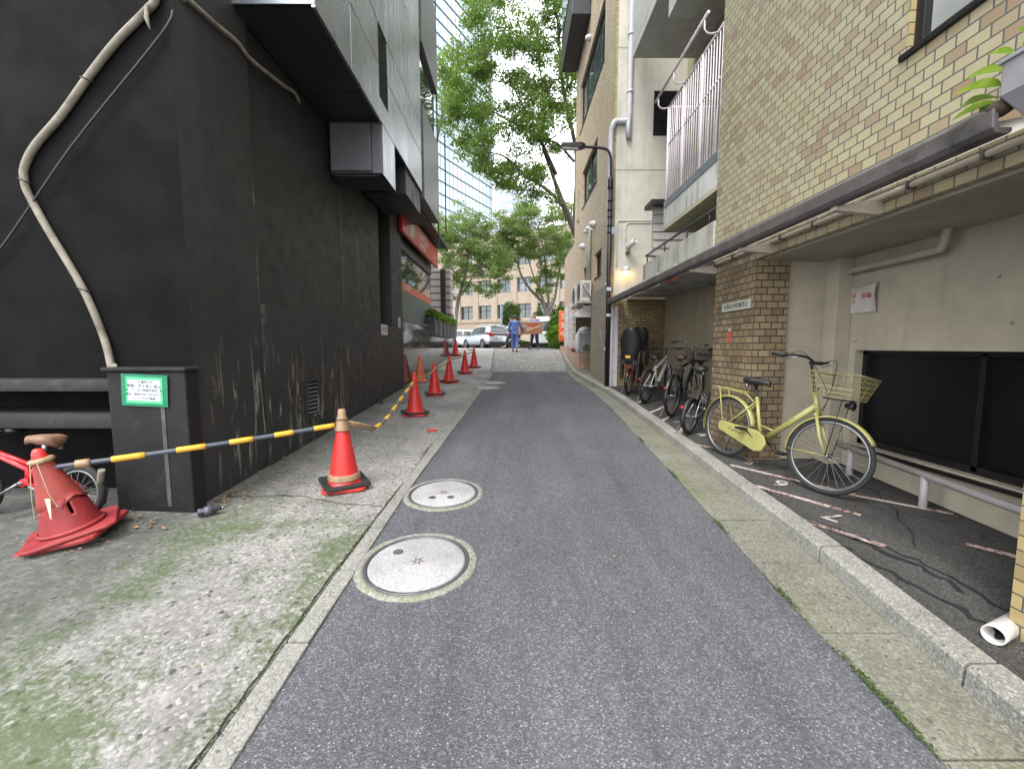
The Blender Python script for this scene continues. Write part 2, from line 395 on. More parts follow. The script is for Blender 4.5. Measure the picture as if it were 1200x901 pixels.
M['conduit']=plain('weathered cream conduit',(.22,.20,.155),.7,0,.35,9,dirt=(.07,.055,.042),dscale=7,dthr=.54)
M['cable']=plain('grey black cable',(.03,.028,.03),.6)
M['tape_brown']=plain('brown packing tape',(.34,.22,.13),.4,0,.3,18)
M['string']=plain('jute string',(.36,.29,.19),.9)
M['green_tape']=plain('dark green tape',(.0,.17,.085),.4,0,.2,14)
M['green_tape_light']=plain('bright green tape',(.06,.5,.2),.4,0,.15,14)
M['paper']=plain('white paper',(.48,.50,.535),.7,0,.08)
M['ink']=plain('black ink',(.02,.02,.03),.8)
M['red_ink']=plain('faded red ink',(.45,.06,.05),.8)
M['cone_red']=plain('red cone plastic',(.58,.03,.026),.42,0,.14,5,dirt=(.36,.03,.03),dscale=5,dthr=.6)
M['cone_faded']=plain('faded brick red plastic',(.26,.022,.026),.55,0,.25,5,dirt=(.26,.05,.045),dscale=4,dthr=.5)
M['cone_orange']=plain('faded orange cone plastic',(.60,.13,.06),.55,0,.2,5,dirt=(.33,.13,.08),dscale=5,dthr=.52)
M['rubber']=plain('black rubber weight',(.02,.02,.021),.6,0,.3,20,.2)
M['pole_blue']=plain('dark slate pole plastic',(.075,.085,.11),.35,0,.15)
M['sleeve']=plain('yellow sleeve',(.70,.38,.03),.4,0,.12)
def m_rope():
    t=NT('yellow black twisted rope'); c=t.coord('UV'); x=t.xyz(c)
    w=t.math('SINE',t.math('MULTIPLY',t.math('ADD',x[0],x[1]),62.0))
    k=t.mix(t.remap(w,-.1,.1),(.55,.33,.06),(.05,.045,.03)); return t.set(k,.8)
M['rope']=m_rope()
M['planter']=plain('grey black planter',(.035,.036,.04),.4,.2,.2)
# --- right side
TAN=[(0,(.335,.30,.185)),(.35,(.36,.328,.21)),(.62,(.335,.288,.18)),(.8,(.30,.247,.152)),(.93,(.27,.205,.13)),(1,(.265,.18,.115))]
M['brick_facade']=bricks('cream tan tile bricks',TAN,(.095,.092,.085),.1215,.0725,.0052)
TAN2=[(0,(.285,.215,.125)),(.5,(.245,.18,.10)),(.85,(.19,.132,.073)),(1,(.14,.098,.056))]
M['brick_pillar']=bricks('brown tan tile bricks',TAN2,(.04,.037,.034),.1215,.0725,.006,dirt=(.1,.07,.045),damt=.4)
M['brick_end']=bricks('ochre tile bricks',[(0,(.42,.34,.16)),(.6,(.36,.28,.13)),(1,(.27,.2,.1))],(.075,.07,.06),.1215,.0725,.004)
M['brick_office']=bricks('pale tan office tile',[(0,(.60,.49,.34)),(.6,(.54,.43,.29)),(1,(.44,.33,.22))],(.24,.2,.15),.17,.06,.006)
M['brick_grey']=bricks('grey green long tile',[(0,(.40,.35,.25)),(.6,(.36,.31,.225)),(1,(.28,.24,.18))],(.12,.1,.08),.24,.065,.009)
M['pink_tile']=bricks('pink base tile',[(0,(.52,.33,.23)),(.6,(.47,.29,.2)),(1,(.42,.25,.18))],(.2,.14,.11),.2,.2,.006,offset=0.0)
M['pink_plaster']=streaked('pinkish plaster',(.40,.31,.24),(.3,.2,.16))
M['stucco_white']=streaked('cream white stucco',(.56,.535,.47),(.3,.28,.24),amt=.5,bump=.12)
M['stucco_bay']=streaked('grey green cream stucco',(.40,.36,.285),(.23,.2,.15),amt=.45,bump=.1)
M['stucco_tan']=streaked('warm cream stucco',(.42,.365,.265),(.22,.19,.14),amt=.3,bump=.15)
M['ceiling']=streaked('grey cream ceiling paint',(.33,.305,.25),(.18,.17,.14),amt=.3,bump=.08)
M['stain_conc']=streaked('mould stained concrete parapet',(.40,.40,.35),(.045,.045,.035),amt=.95,vs=(3,3.2,.35),thr=.43,bump=.25)
M['olive']=streaked('olive cream paint',(.40,.385,.26),(.24,.23,.16),amt=.3)
M['slab_grey']=streaked('pale grey concrete slab',(.47,.475,.45),(.25,.25,.23),amt=.5)
M['rail_paint']=plain('pinkish white rail paint',(.62,.56,.59),.4,0,.12)
M['siding']=plain('pale grey siding',(.40,.38,.355),.55,0,.12,3)
M['canopy_metal']=plain('dark brown grey canopy metal',(.115,.103,.102),.55,.2,.3,5,dirt=(.04,.035,.035),dscale=4)
def m_poly():
    t=NT('milky polycarbonate'); c=t.coord(); k=t.ramp(t.noise(c,3,5),[(.3,(.66,.64,.60)),(.7,(.78,.77,.75))])
    t.set(k,.4); tr=t.n('ShaderNodeBsdfTranslucent',{'Color':(.85,.83,.8,1)})
    mx=t.n('ShaderNodeMixShader',{0:.65,1:t.b.outputs[0],2:tr.outputs[0]}); t.nt.links.new(mx.outputs[0],t.nt.nodes['Material Output'].inputs['Surface']); return t.mat
M['poly']=m_poly()
M['bracket']=plain('cream bracket paint',(.46,.40,.35),.5,0,.15)
M['pipe_cream']=plain('cream pipe',(.36,.34,.27),.5,0,.15)
M['pipe_white']=plain('white pvc pipe',(.56,.54,.52),.42,0,.12,5)
M['pipe_grey']=plain('pale grey drainpipe',(.52,.53,.56),.42,0,.1)
M['pipe_dark']=plain('dark inside of pipe',(.01,.01,.01),.9)
M['rail_pipe']=plain('lilac grey rail pipe',(.36,.335,.34),.45,0,.15,5,dirt=(.36,.10,.08),dscale=3.5,dthr=.66)
M['window_dark']=glass_dark('dark window glass',(.007,.007,.008),.3,.2)
M['frame_dark']=plain('dark bronze window frame',(.018,.017,.017),.4,.4,.2)
M['window_pane']=glass_dark('curtained window glass',(.24,.25,.235),.05,.7)
M['office_glass']=glass_dark('office window glass',(.05,.075,.075),.04,.9)
M['sign_plate']=plain('off white sign plate',(.48,.49,.41),.5,0,.1)
M['sticker_red']=plain('orange red sticker',(.60,.10,.05),.5,0,.1)
M['grey_plastic']=plain('grey gutter plastic',(.24,.235,.25),.5,0,.15)
M['ac_white']=plain('off white appliance paint',(.60,.585,.55),.45,0,.1)
M['lamp_pole']=plain('dark brown lamp pole',(.028,.02,.022),.42,.3,.2)
M['lens']=plain('frosted lamp lens',(.55,.56,.55),.2,0,.05)
M['bin']=plain('grey white bin plastic',(.48,.49,.49),.5,0,.1)
M['bag']=plain('white plastic bag',(.68,.70,.72),.3,0,.1,12,.3,14)
M['orange_flag']=plain('orange flag cloth',(.75,.13,.03),.7,0,.1)
M['cardboard']=plain('brown cardboard',(.34,.165,.075),.75,0,.12,3)
M['cardboard_lid']=plain('pale cardboard edge',(.47,.32,.18),.75)
def m_beige_tile():
    t=NT('beige building tile'); c=t.coord('UV'); o=t.coord()
    b=t.n('ShaderNodeTexBrick',{'Vector':c,'Color1':(0,0,0,1),'Color2':(1,1,1,1),'Scale':1.0,'Mortar Size':.02,'Brick Width':.6,'Row Height':.3})
    k=t.ramp(b.outputs['Color'],[(0,(.28,.225,.172)),(1,(.33,.27,.21))]); k=t.mix(b.outputs['Fac'],k,(.25,.19,.14))
    k=t.mix(t.remap(t.noise(o,.35,4),.4,.7,0,.25),k,(.25,.2,.155)); return t.set(k,.7)
M['beige_tile']=m_beige_tile()
M['beige_band']=plain('beige stone band',(.32,.25,.185),.7,0,.1,2)
def m_tower():
    t=NT('sky reflecting curtain wall'); c=t.coord()
    k=t.ramp(t.noise(t.mapping(c,(1,1,.3)),.12,3),[(.35,(.22,.30,.33)),(.65,(.36,.44,.47))])
    return t.set(k,.06,.35,None,**{'Specular IOR Level':1.0})
M['tower_glass']=m_tower()
M['tower_frame']=plain('dark curtain wall mullions',(.16,.2,.22),.4,.2)
M['tower_white']=plain('pale tower cladding',(.62,.64,.66),.5,0,.05,.3)
M['tower_strip']=plain('pale grey tower glazing',(.42,.48,.53),.15,.2,.1,.3)
M['bark']=plain('brown grey bark',(.10,.078,.062),.9,0,.4,9,.6,30)
M['bark_pale']=plain('pale grey brown bark',(.17,.145,.12),.9,0,.35,7,.5,25)
M['leaf_big']=leafmat('zelkova leaves',(.042,.095,.02),(.075,.155,.032),(.13,.22,.048))
M['leaf_back']=leafmat('street tree leaves',(.085,.135,.045),(.13,.19,.065),(.185,.25,.095))
M['leaf_dark']=leafmat('clipped dark evergreen leaves',(.014,.038,.014),(.026,.06,.02),(.045,.09,.03))
M['leaf_bright']=leafmat('bright lime shrub leaves',(.07,.16,.012),(.12,.25,.016),(.17,.31,.03))
M['leaf_mid']=leafmat('mid green shrub leaves',(.03,.085,.014),(.05,.125,.02),(.085,.175,.03))
M['stem']=plain('reddish stem',(.16,.07,.05),.7)
M['soil']=plain('dark soil',(.05,.035,.025),.95,0,.3,30,.5)
# --- bicycles, cars, people
M['bike_yellow']=plain('pale yellow bicycle paint',(.35,.33,.115),.36,0,.16,7,dirt=(.17,.13,.06),dscale=11,dthr=.60)
M['bike_red']=plain('red bicycle paint',(.50,.02,.025),.3,0,.1)
M['bike_silver']=plain('silver bicycle paint',(.42,.42,.42),.3,.8,.1)
M['bike_black']=plain('black bicycle paint',(.014,.014,.016),.3,0,.2)
M['bike_white']=plain('white bicycle paint',(.62,.62,.58),.3,0,.06)
M['tyre']=plain('black tyre rubber',(.018,.018,.019),.75,0,.3,30)
M['alloy']=plain('brushed alloy',(.22,.225,.23),.4,.8,.1)
M['steel']=plain('dull steel wire',(.30,.30,.30),.35,.9,.1)
M['black_plastic']=plain('black plastic',(.013,.013,.014),.5,0,.2)
M['leather_brown']=plain('dark brown saddle',(.06,.025,.018),.45,0,.2)
M['worn_wood']=plain('worn torn saddle',(.24,.13,.085),.6,0,.35,16)
M['reflector']=plain('red reflector',(.36,.008,.014),.15)
M['wire_black']=plain('black basket wire',(.03,.03,.03),.5,.3)
M['wire_yellow']=plain('pale yellow basket wire',(.40,.37,.16),.4)
M['car_silver']=plain('silver blue car paint',(.50,.53,.57),.22,.45,.05)
M['car_white']=plain('white car paint',(.72,.73,.73),.25,0,.04)
M['car_glass']=glass_dark('car glass',(.03,.035,.038),.03,.9)
M['tail_red']=plain('red tail lamp',(.35,.01,.015),.12)
M['plate']=plain('white number plate',(.66,.70,.66),.5)
M['truck_white']=plain('white truck paint',(.66,.67,.64),.35,0,.05)
M['skin']=plain('skin',(.42,.25,.17),.55,0,.08)
M['hair']=plain('black hair',(.012,.010,.009),.5,0,.3,40)
M['work_blue']=plain('blue work clothes',(.085,.145,.40),.8,0,.15,9,.3,14)
M['work_navy']=plain('navy work cloth',(.03,.032,.075),.8,0,.2,9,.3,14)
M['shirt_white']=plain('white shirt',(.70,.72,.74),.75,0,.08,9,.2,14)
M['shoe']=plain('black shoes',(.012,.012,.012),.5)
def m_plaid():
    t=NT('blue white plaid'); c=t.coord(); x=t.xyz(c)
    a=t.math('SINE',t.math('MULTIPLY',x[0],110.0)); b=t.math('SINE',t.math('MULTIPLY',x[2],110.0))
    k=t.mix(t.remap(t.math('ADD',a,b),-.3,.6),(.45,.44,.58),(.06,.06,.16)); return t.set(k,.8)
M['plaid']=m_plaid()
M['sock_tan']=plain('tan shoe leather',(.36,.2,.12),.6)
M['blue_grey_post']=plain('blue grey post',(.30,.36,.42),.4,.3)
M['poster_mix']=plain('printed poster',(.60,.60,.60),.5,0,.75,14)
# ================================================================== ground
KERB_F=[(-2,1.82),(1.5,1.91),(2.5,2.0),(5,2.08),(7.5,2.13),(9.2,2.12),(10.5,2.02),(12,1.9),(13,1.88),(14.5,1.95),(16,2.05),(20,2.32),(23,2.6)]
ROAD_R=[(-2,1.49),(1.34,1.53),(2.4,1.56),(3.9,1.65),(7.5,1.83),(9,1.86),(10.5,1.8),(12,1.74),(13.4,1.78),(16,2.0),(23,2.55)]
ROAD_L=[(-2,-1.0),(3.5,-.98),(5.3,-.9),(8.9,-.74),(12.6,-.6),(13.6,-.66),(18,-.8),(23,-.95)]
EDGE_L=[(-2,-1.14),(2.5,-1.11),(4,-1.07),(6.2,-1.03),(8.9,-.9),(12.6,-.72),(13.6,-.74)]
def hl(X): return .05*max(0,min(1.4,(-1.1-X)/1.5))
def strip(name, left, right, y0, y1, h, mat, ny=60, nx=2, kind='structure'):
    fl = left if callable(left) else (lambda Y: lerp_list(left,Y)); fr = right if callable(right) else (lambda Y: lerp_list(right,Y))
    hh = h if callable(h) else (lambda X,Y: h)
    def fn(u,v):
        Y=y0+(y1-y0)*v; X=fl(Y)+(fr(Y)-fl(Y))*u; return (X,Y,gz(Y)+hh(X,Y))
    o=MB().grid(fn,nx,ny).build(name,mat); o['kind']=kind; return o
def fn_ground(u,v):
    Y=[-30,-5,0,5,11,13,16,20,21.5,23,26,40,70,150,900][int(round(v*14))]; X=[-600,-60,-12,-6,0,6,12,60,600][int(round(u*8))]
    return (X,Y,gz(Y)-.06)
o=MB().grid(fn_ground,8,14).build('ground',M['street']); o['kind']='structure'
strip('road',ROAD_L,ROAD_R,-2,13.4,0,M['asphalt'],80,4)
strip('left_pavement',lambda Y:-9,EDGE_L,-2,13.6,lambda X,Y:hl(X)-.002,M['pavement'],60,12)
strip('stone_paving',lambda Y:lerp_list(ROAD_L,Y),ROAD_R,13.4,22.6,.002,M['setts'],40,4)
strip('upper_pavement',lambda Y:-9,lambda Y:lerp_list(ROAD_L,Y)-.03,13.6,22.6,lambda X,Y:hl(X)*.5+.004,M['crest_slab'],30,6)
strip('cross_street',lambda Y:-60,lambda Y:60,22.6,37,-.01,M['street'],6,4)
strip('far_pavement',lambda Y:-60,lambda Y:60,37,54,.08,M['crest_slab'],4,4)
mb=MB(); y=-1.1; rr=random.Random(15)
while y<22.5:
    L=rr.uniform(.58,.62); g=.004; zt=.008+rr.uniform(-.003,.003); vs=[]
    for Y in (y+g,y+L-g):
        xl=lerp_list(ROAD_R,Y)+.004+rr.uniform(-.006,.006); xr=lerp_list(KERB_F,Y)+.004
        vs+=[(xl,Y,gz(Y)-.08),(xr,Y,gz(Y)-.08),(xr,Y,gz(Y)+zt),(xl,Y,gz(Y)+zt)]
    mb.add(vs,[(0,1,2,3),(7,6,5,4),(0,4,5,1),(1,5,6,2),(2,6,7,3),(3,7,4,0)]); y+=L
mb.build('gutter_strip',M['gutter'],bevel=.004)['kind']='structure'
# edge stones flush with the left pavement
mb=MB(); y=-1.0; rr=random.Random(3)
while y<13.3:
    y2=min(13.4,y+rr.uniform(.52,.64)); g=.006
    P=[]
    for Y,dz in ((y+g,0),(y2-g,0)):
        xl=lerp_list(EDGE_L,Y)+.012; xr=lerp_list(ROAD_L,Y)-.003+rr.uniform(-.006,.004)
        P.append((xl,xr,Y))
    zt=.012+rr.uniform(-.004,.004)
    vs=[]
    for (xl,xr,Y) in P:
        vs+= [(xl,Y,gz(Y)-.08),(xr,Y,gz(Y)-.08),(xr,Y,gz(Y)+zt),(xl,Y,gz(Y)+zt)]
    mb.add(vs,[(0,1,2,3),(7,6,5,4),(0,4,5,1),(1,5,6,2),(2,6,7,3),(3,7,4,0)])
    y=y2
mb.build('edge_stones',M['edge_stone'],bevel=.006)['kind']='structure'
# kerb stones on the right
mb=MB(); y=-1.4; rr=random.Random(5)
while y<22.4:
    L=rr.uniform(.95,1.05); ns=4; g=.007; zt=.112+rr.uniform(-.004,.004)
    secs=[]
    for i in range(ns+1):
        Y=y+g+(L-2*g)*i/ns; xf=lerp_list(KERB_F,Y); b=gz(Y)
        w=.16 if Y<9.5 else .16-.04*min(1,(Y-9.5)/3)
        secs.append([(xf,Y,b-.1),(xf+.014,Y,b+zt-.02),(xf+.032,Y,b+zt),(xf+w,Y,b+zt+.002),(xf+w,Y,b-.1)])
    mb.loft(secs,smooth=False); y+=L
mb.build('right_kerb',M['kerb'],bevel=.004)['kind']='structure'
def bay_h(X,Y): return .098-.09*max(0,min(1,(2.6-Y)/1.2))
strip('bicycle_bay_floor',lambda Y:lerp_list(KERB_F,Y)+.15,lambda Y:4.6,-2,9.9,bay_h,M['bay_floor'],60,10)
strip('narrow_verge',lambda Y:lerp_list(KERB_F,Y)+.11,lambda Y:3.2,9.9,22.6,.09,M['gutter'],30,3)
# painted bay lines and numerals
def ribbon(name, pts, w, mat):
    mb=MB(); L=[];
    pts=[Vector((p[0],p[1],0)) for p in pts]
    dense=[]
    for a,b in zip(pts,pts[1:]):
        for i in range(6): dense.append(a.lerp(b,i/6))
    dense.append(pts[-1])
    for i,p in enumerate(dense):
        t=(dense[min(i+1,len(dense)-1)]-dense[max(i-1,0)]).normalized(); nrm=Vector((-t.y,t.x,0))*w/2
        for q in (p-nrm,p+nrm): L.append((q.x,q.y,gz(q.y)+bay_h(q.x,q.y)+.004))
    mb.add(L,[(2*i,2*i+2,2*i+3,2*i+1) for i in range(len(dense)-1)])
    return mb.build(name,mat)
for pts in ([(2.27,4.23),(2.69,3.76),(2.95,3.47)],[(2.18,3.70),(2.67,3.08)],[(2.14,3.05),(2.46,2.63)],[(2.75,3.64),(2.95,3.44),(3.4,3.1)],[(3.02,2.66),(3.3,2.42)],
            [(2.2,6.72),(2.5,7.05),(2.85,7.55)],[(2.2,6.14),(2.5,6.5)],[(2.2,5.42),(2.46,5.86)],[(2.2,5.0),(2.42,4.8)],[(2.3,7.6),(2.55,8.0)]):
    ribbon('bay_line',pts,.05,M['line'])['kind']='structure'
for ch,(x,y),ang in (('5',(2.53,4.31),-50),('6',(2.47,3.72),-50),('7',(2.44,3.05),-50),('4',(2.5,5.4),52),('3',(2.5,6.15),52)):
    a=R(ang); z=gz(y)+.105; Mx=face_M((x,y,z),(math.cos(a)*.35+.3,-.75,-.055*.75),(math.cos(a),math.sin(a)+1.4,.06))
    # reading direction across the bay, standing on the kerb side
    Mx=face_M((x,y,z),(-.58,.81,.045),(-.81,-.58,-.03)) if ang<0 else face_M((x,y,z),(.6,-.8,-.044),(.8,.6,.033))
    t=text_mesh('bay_number',ch,.24,M['numeral'],Mx); t['kind']='structure'
# cracks in the left pavement: thin dark joints
def crack(pts,w,seed,mat,name='pavement_crack',wob=.02):
    r=random.Random(seed); D=[]
    for (a,b) in zip(pts,pts[1:]):
        a=Vector((*a,0)); b=Vector((*b,0)); n=max(3,int((b-a).length/.06))
        for i in range(n):
            p=a.lerp(b,i/n); D.append(Vector((p.x+r.uniform(-wob,wob),p.y+r.uniform(-wob,wob),0)))
    D.append(Vector((*pts[-1],0))); L=[]
    for i,p in enumerate(D):
        t=(D[min(i+1,len(D)-1)]-D[max(i-1,0)]).normalized(); nr=Vector((-t.y,t.x,0))*w*r.uniform(.4,1)/2
        for q in (p-nr,p+nr):
            h = hl(q.x)+.004 if q.x<1 else bay_h(q.x,q.y)+.004
            L.append((q.x,q.y,gz(q.y)+h))
    o=MB().add(L,[(2*i,2*i+2,2*i+3,2*i+1) for i in range(len(D)-1)]).build(name,mat); o['kind']='structure'; return o
crack([(-2.55,3.55),(-1.9,3.62),(-1.5,3.5),(-1.12,3.46)],.011,1,M['pipe_dark'])
crack([(-1.14,.5),(-1.12,2.5),(-1.075,4)],.012,8,M['pipe_dark'],wob=.006)
crack([(-2.6,8.0),(-1.8,8.0),(-.98,7.9)],.02,2,M['cast_iron'],wob=.008)
crack([(-2.6,12.3),(-1.6,12.3),(-.75,12.3)],.02,2,M['cast_iron'],wob=.008)
crack([(2.2,4.05),(2.2,3.5),(2.13,3.0),(2.2,2.5),(2.36,2.1),(2.42,1.9)],.045,4,M['pipe_dark'],wob=.03)
crack([(2.3,2.9),(2.5,2.55),(2.62,2.2),(2.55,2.0)],.03,14,M['pipe_dark'],wob=.03)
crack([(2.16,3.2),(2.3,2.75),(2.5,2.4),(2.5,2.2)],.05,24,M['pipe_dark'],wob=.05)
# leaf litter
def litter(name,label,spots,n,size,mat,seed,hfn):
    r=random.Random(seed); mb=MB()
    for _ in range(n):
        cx,cy,rx,ry=r.choice(spots); x=r.gauss(cx,rx); y=r.gauss(cy,ry); a=r.uniform(0,6.28); s=size*r.uniform(.5,1.2)
        z=gz(y)+hfn(x,y)+.012+r.uniform(0,.012); c,sn=math.cos(a)*s,math.sin(a)*s; k=r.uniform(.35,.6)
        mb.add([(x-c,y-sn,z),(x-sn*k,y+c*k,z+r.uniform(0,.012)),(x+c,y+sn,z+r.uniform(-.004,.01)),(x+sn*k,y-c*k,z+r.uniform(0,.012))],[(0,1,2),(0,2,3)])
    o=mb.build(name,mat,recalc=False); tag(o,label,'leaves',kind='stuff'); return o
litter('dry_leaves','dry brown leaves blown against the black wall and the cones',[(-2.5,3.6,.1,.09),(-3.05,2.75,.16,.07),(-2.2,4.3,.25,.35),(-2.35,5.2,.15,.8),(-2.95,3.0,.15,.12)],170,.022,M['leaf_litter'],1,lambda x,y:hl(x))
litter('yellow_leaves','small fallen yellow leaves scattered over pavement and gutter',[(-1.08,3.3,.05,.5),(1.8,2.6,.15,.9),(1.9,5,.12,1.5),(-1.7,6,.5,1.8),(.8,6,.8,3)],46,.012,M['green_leaf_bit'],2,lambda x,y:hl(x) if x<0 else 0)

# ================================================================== manhole covers
def manhole(label, x, y, rr, holes, star=True, spin=0):
    t=thing('manhole_cover',label,'manhole cover',(x,y,gz(y)),(math.atan(.055),0,0),'manhole covers set in the lane')
    k=rr/.31
    rg=random.Random(int(x*100+y*10)); n=72; prof=[]
    mb=MB(); vs=[]
    jit=[1+rg.uniform(-.012,.014) for _ in range(n)]
    for ring,(r,z) in enumerate(((.338*k,.004),(.345*k,.010),(.372*k,.010),(.392*k,.004),(.394*k,-.03))):
        for i in range(n):
            a=2*PI*i/n; q=r*(jit[i] if ring>=2 else 1); vs.append((q*math.cos(a),q*math.sin(a),z))
    fs=[(j*n+i,j*n+(i+1)%n,(j+1)*n+(i+1)%n,(j+1)*n+i) for j in range(4) for i in range(n)]
    mb.add(vs,fs,0,True).build('concrete_ring',M['ring_conc'],t)
    MB().lathe([(.318*k,-.02),(.318*k,.008),(.322*k,.013),(.334*k,.013),(.339*k,.009),(.339*k,-.02)],72).build('iron_frame',M['cast_iron'],t)
    lid=MB().lathe([(.0001,.012),(.29*k,.011),(.308*k,.009),(.312*k,.003),(.312*k,-.02)],72).build('lid',M['manhole_lid'],t)
    for hx,hy in holes:
        MB().lathe([(.0001,.0128),(.026*k,.0128),(.034*k,.0145),(.034*k,.010)],24,Matrix.Translation((hx*k,hy*k,0))).build('key_hole',M['cast_iron'],lid)
    if star:
        mb=MB()
        for q in range(6):
            a=spin+q*PI/3
            mb.prism([(0.012,-.006),(.052,0),(.012,.006)],Matrix.Rotation(a,4,'Z'),.0118,.0136)
            mb.prism([(.018,-.005),(.03,-.012),(.026,.0)],Matrix.Rotation(a+PI/6,4,'Z'),.0118,.0134)
        mb.build('star_mark',M['lid_mark'],lid)
    return t
manhole('nearest and largest pale round manhole cover with a star, keyhole at its left',-.62,2.61,.31,[(-.155,.11)])
manhole('second pale round manhole cover with a star, keyhole on its near side',-.63,3.73,.29,[(-.09,-.12),(.085,-.11)],spin=.3)
manhole('small far manhole cover nearer of the pair near the stone paving',-.62,10.2,.285,[(.1,.05)])
manhole('small far manhole cover farther of the pair near the stone paving',-.5,11.05,.285,[(.1,.05)])

# ================================================================== black building on the left
bl=thing('black_building','black painted building with a steel clad overhang and stained plinth','building',(-6,6,0))
bl.matrix_world=Matrix.Identity(4); bl.location=(0,0,0)
m=MB()
m.box(-2.98,-2.6,3.387,4.35,-.4,13)             # corner pilaster, full height
m.box(-2.95,-2.585,4.35,9.95,-.4,2.0)          # plinth, a little proud
m.box(-2.95,-2.66,4.35,8.5,2.0,13)             # upper wall set back
m.box(-2.95,-2.6,9.1,9.98,2.0,13)              # end pillar
m.box(-2.95,-2.655,6.58,6.72,2.0,4.6); m.box(-2.95,-2.657,7.35,7.4,2.0,4.6)
m.build('wall',M['black_wall'],bl,bevel=.003)
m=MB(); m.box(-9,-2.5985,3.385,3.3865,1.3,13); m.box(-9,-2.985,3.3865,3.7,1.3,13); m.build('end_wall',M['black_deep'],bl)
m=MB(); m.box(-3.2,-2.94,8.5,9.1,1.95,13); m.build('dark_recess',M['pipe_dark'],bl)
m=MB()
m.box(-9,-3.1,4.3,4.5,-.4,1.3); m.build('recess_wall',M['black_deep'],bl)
for z0,z1 in ((1.2,1.3),(.90,1.02)):
    m=MB(); n=10
    def sec(x):
        L=[(x,3.9,z0),(x,3.37,z0)]
        for i in range(n+1):
            a=PI*.5*i/n; L.append((x,3.37-.06+.0+.06*(1-math.cos(a))-.0, z0+(z1-z0)*math.sin(a)))
        L+=[(x,3.9,z1)]
        return L
    m.loft([sec(-9),sec(-3.15)],smooth=False); m.build('ledge',M['block_black'],bl)
m=MB(); m.box(-3.17,-2.555,3.24,3.382,-.3,1.36); m.box(-3.20,-2.535,3.22,3.382,1.36,1.395); m.build('corner_block',M['block_black'],bl,bevel=.012)
m=MB(); m.box(-2.76,-2.73,3.235,3.25,.28,1.3); o=m.build('drip_stain',plain('grey lime streak',(.075,.07,.07),.85,0,.5,9),bl)
# small wall vent low on the plinth
v=MB(); x=-2.585
v.box(x-.01,x+.022,5.17,5.2,.68,1.13); v.box(x-.01,x+.022,5.47,5.5,.68,1.13); v.box(x-.01,x+.03,5.17,5.5,.66,.69); v.box(x-.01,x+.03,5.17,5.5,1.12,1.14)
vo=v.build('wall_vent',M['black_wall'],bl)
v=MB(); v.box(x-.002,x+.004,5.2,5.47,.69,1.12); v.build('vent_back',M['pipe_dark'],vo)
v=MB()
for i in range(8): v.obox((x+.012,5.335,.72+i*.052),(.03,.27,.006),Euler((0,R(38),0)))
v.build('vent_slats',M['cast_iron'],vo)
# steel clad overhang
XO=-1.83; ZS=4.73
m=MB(); m.box(-2.64,XO-.03,4.2,8.72,ZS,ZS+.06); m.build('soffit',M['soffit'],bl)
m=MB(); m.box(-2.1,-2.092,4.2,8.7,ZS-.004,ZS+.02); m.box(-2.6,-1.86,5.5,5.508,ZS-.004,ZS+.02); m.box(-2.6,-1.86,7.2,7.208,ZS-.004,ZS+.02); m.build('soffit_joint',M['pipe_dark'],bl)
m=MB(); m.box(-2.64,XO-.05,4.17,8.75,ZS+.06,13); m.build('overhang_core',M['dark_metal'],bl)
ys=[4.15,5.05,6.08,6.5,7.65,8.78]; zs=[4.71,5.42,5.98,7.3,8.6,9.9,11.2,12.9]
for i in range(len(ys)-1):
    m=MB()
    for j in range(len(zs)-1):
        if i==2 and zs[j]<5.9 and zs[j+1]>5.0:
            continue
        m.box(XO-.05,XO,ys[i]+.008,ys[i+1]-.008,zs[j]+.008,zs[j+1]-.008)
    if i==2:
        m.box(XO-.05,XO,ys[i]+.006,ys[i+1]-.006,4.716,5.0)
    m.build('cladding_panel',M['cladding'],bl,bevel=.004)
m=MB(); m.box(-2.6,XO-.002,4.15,4.169,4.72,12.9); m.build('end_panel',M['cladding'],bl)
m=MB(); m.box(XO-.03,XO+.004,4.15,8.78,4.69,4.712); m.build('edge_trim',M['cladding'],bl)
gl=MB(); gl.box(XO-.049,XO-.03,6.09,6.49,5.0,5.95); go=gl.build('louver',M['pipe_dark'],bl)
gl=MB()
for i in range(24): gl.obox((XO-.014,6.29,5.02+i*.039),(.03,.4,.004),Euler((0,R(40),0)))
gl.build('louver_slats',M['cladding'],go)
# lower bay hanging under the soffit
m=MB(); m.box(-2.59,XO-.01,6.18,6.8,4.02,4.735); m.build('lower_bay',M['soffit'],bl,bevel=.006)
m=MB(); m.box(-2.575,-2.0,6.165,6.182,4.06,4.7); m.box(-1.985,XO-.004,6.165,6.182,4.02,4.7); m.build('bay_front_panel',plain('grey violet steel',(.16,.16,.175),.4,.5,.1),bl,bevel=.003)
m=MB(); m.box(XO-.012,XO-.001,6.17,6.79,4.0,4.70); m.build('bay_side_panel',M['cladding'],bl)
m=MB(); m.box(-2.55,-1.9,6.22,6.76,4.0,4.022); m.build('bay_soffit',M['dark_metal'],bl)
m=MB(); m.box(-2.59,XO-.04,7.6,8.75,4.25,4.735); m.build('second_bay',M['soffit'],bl)
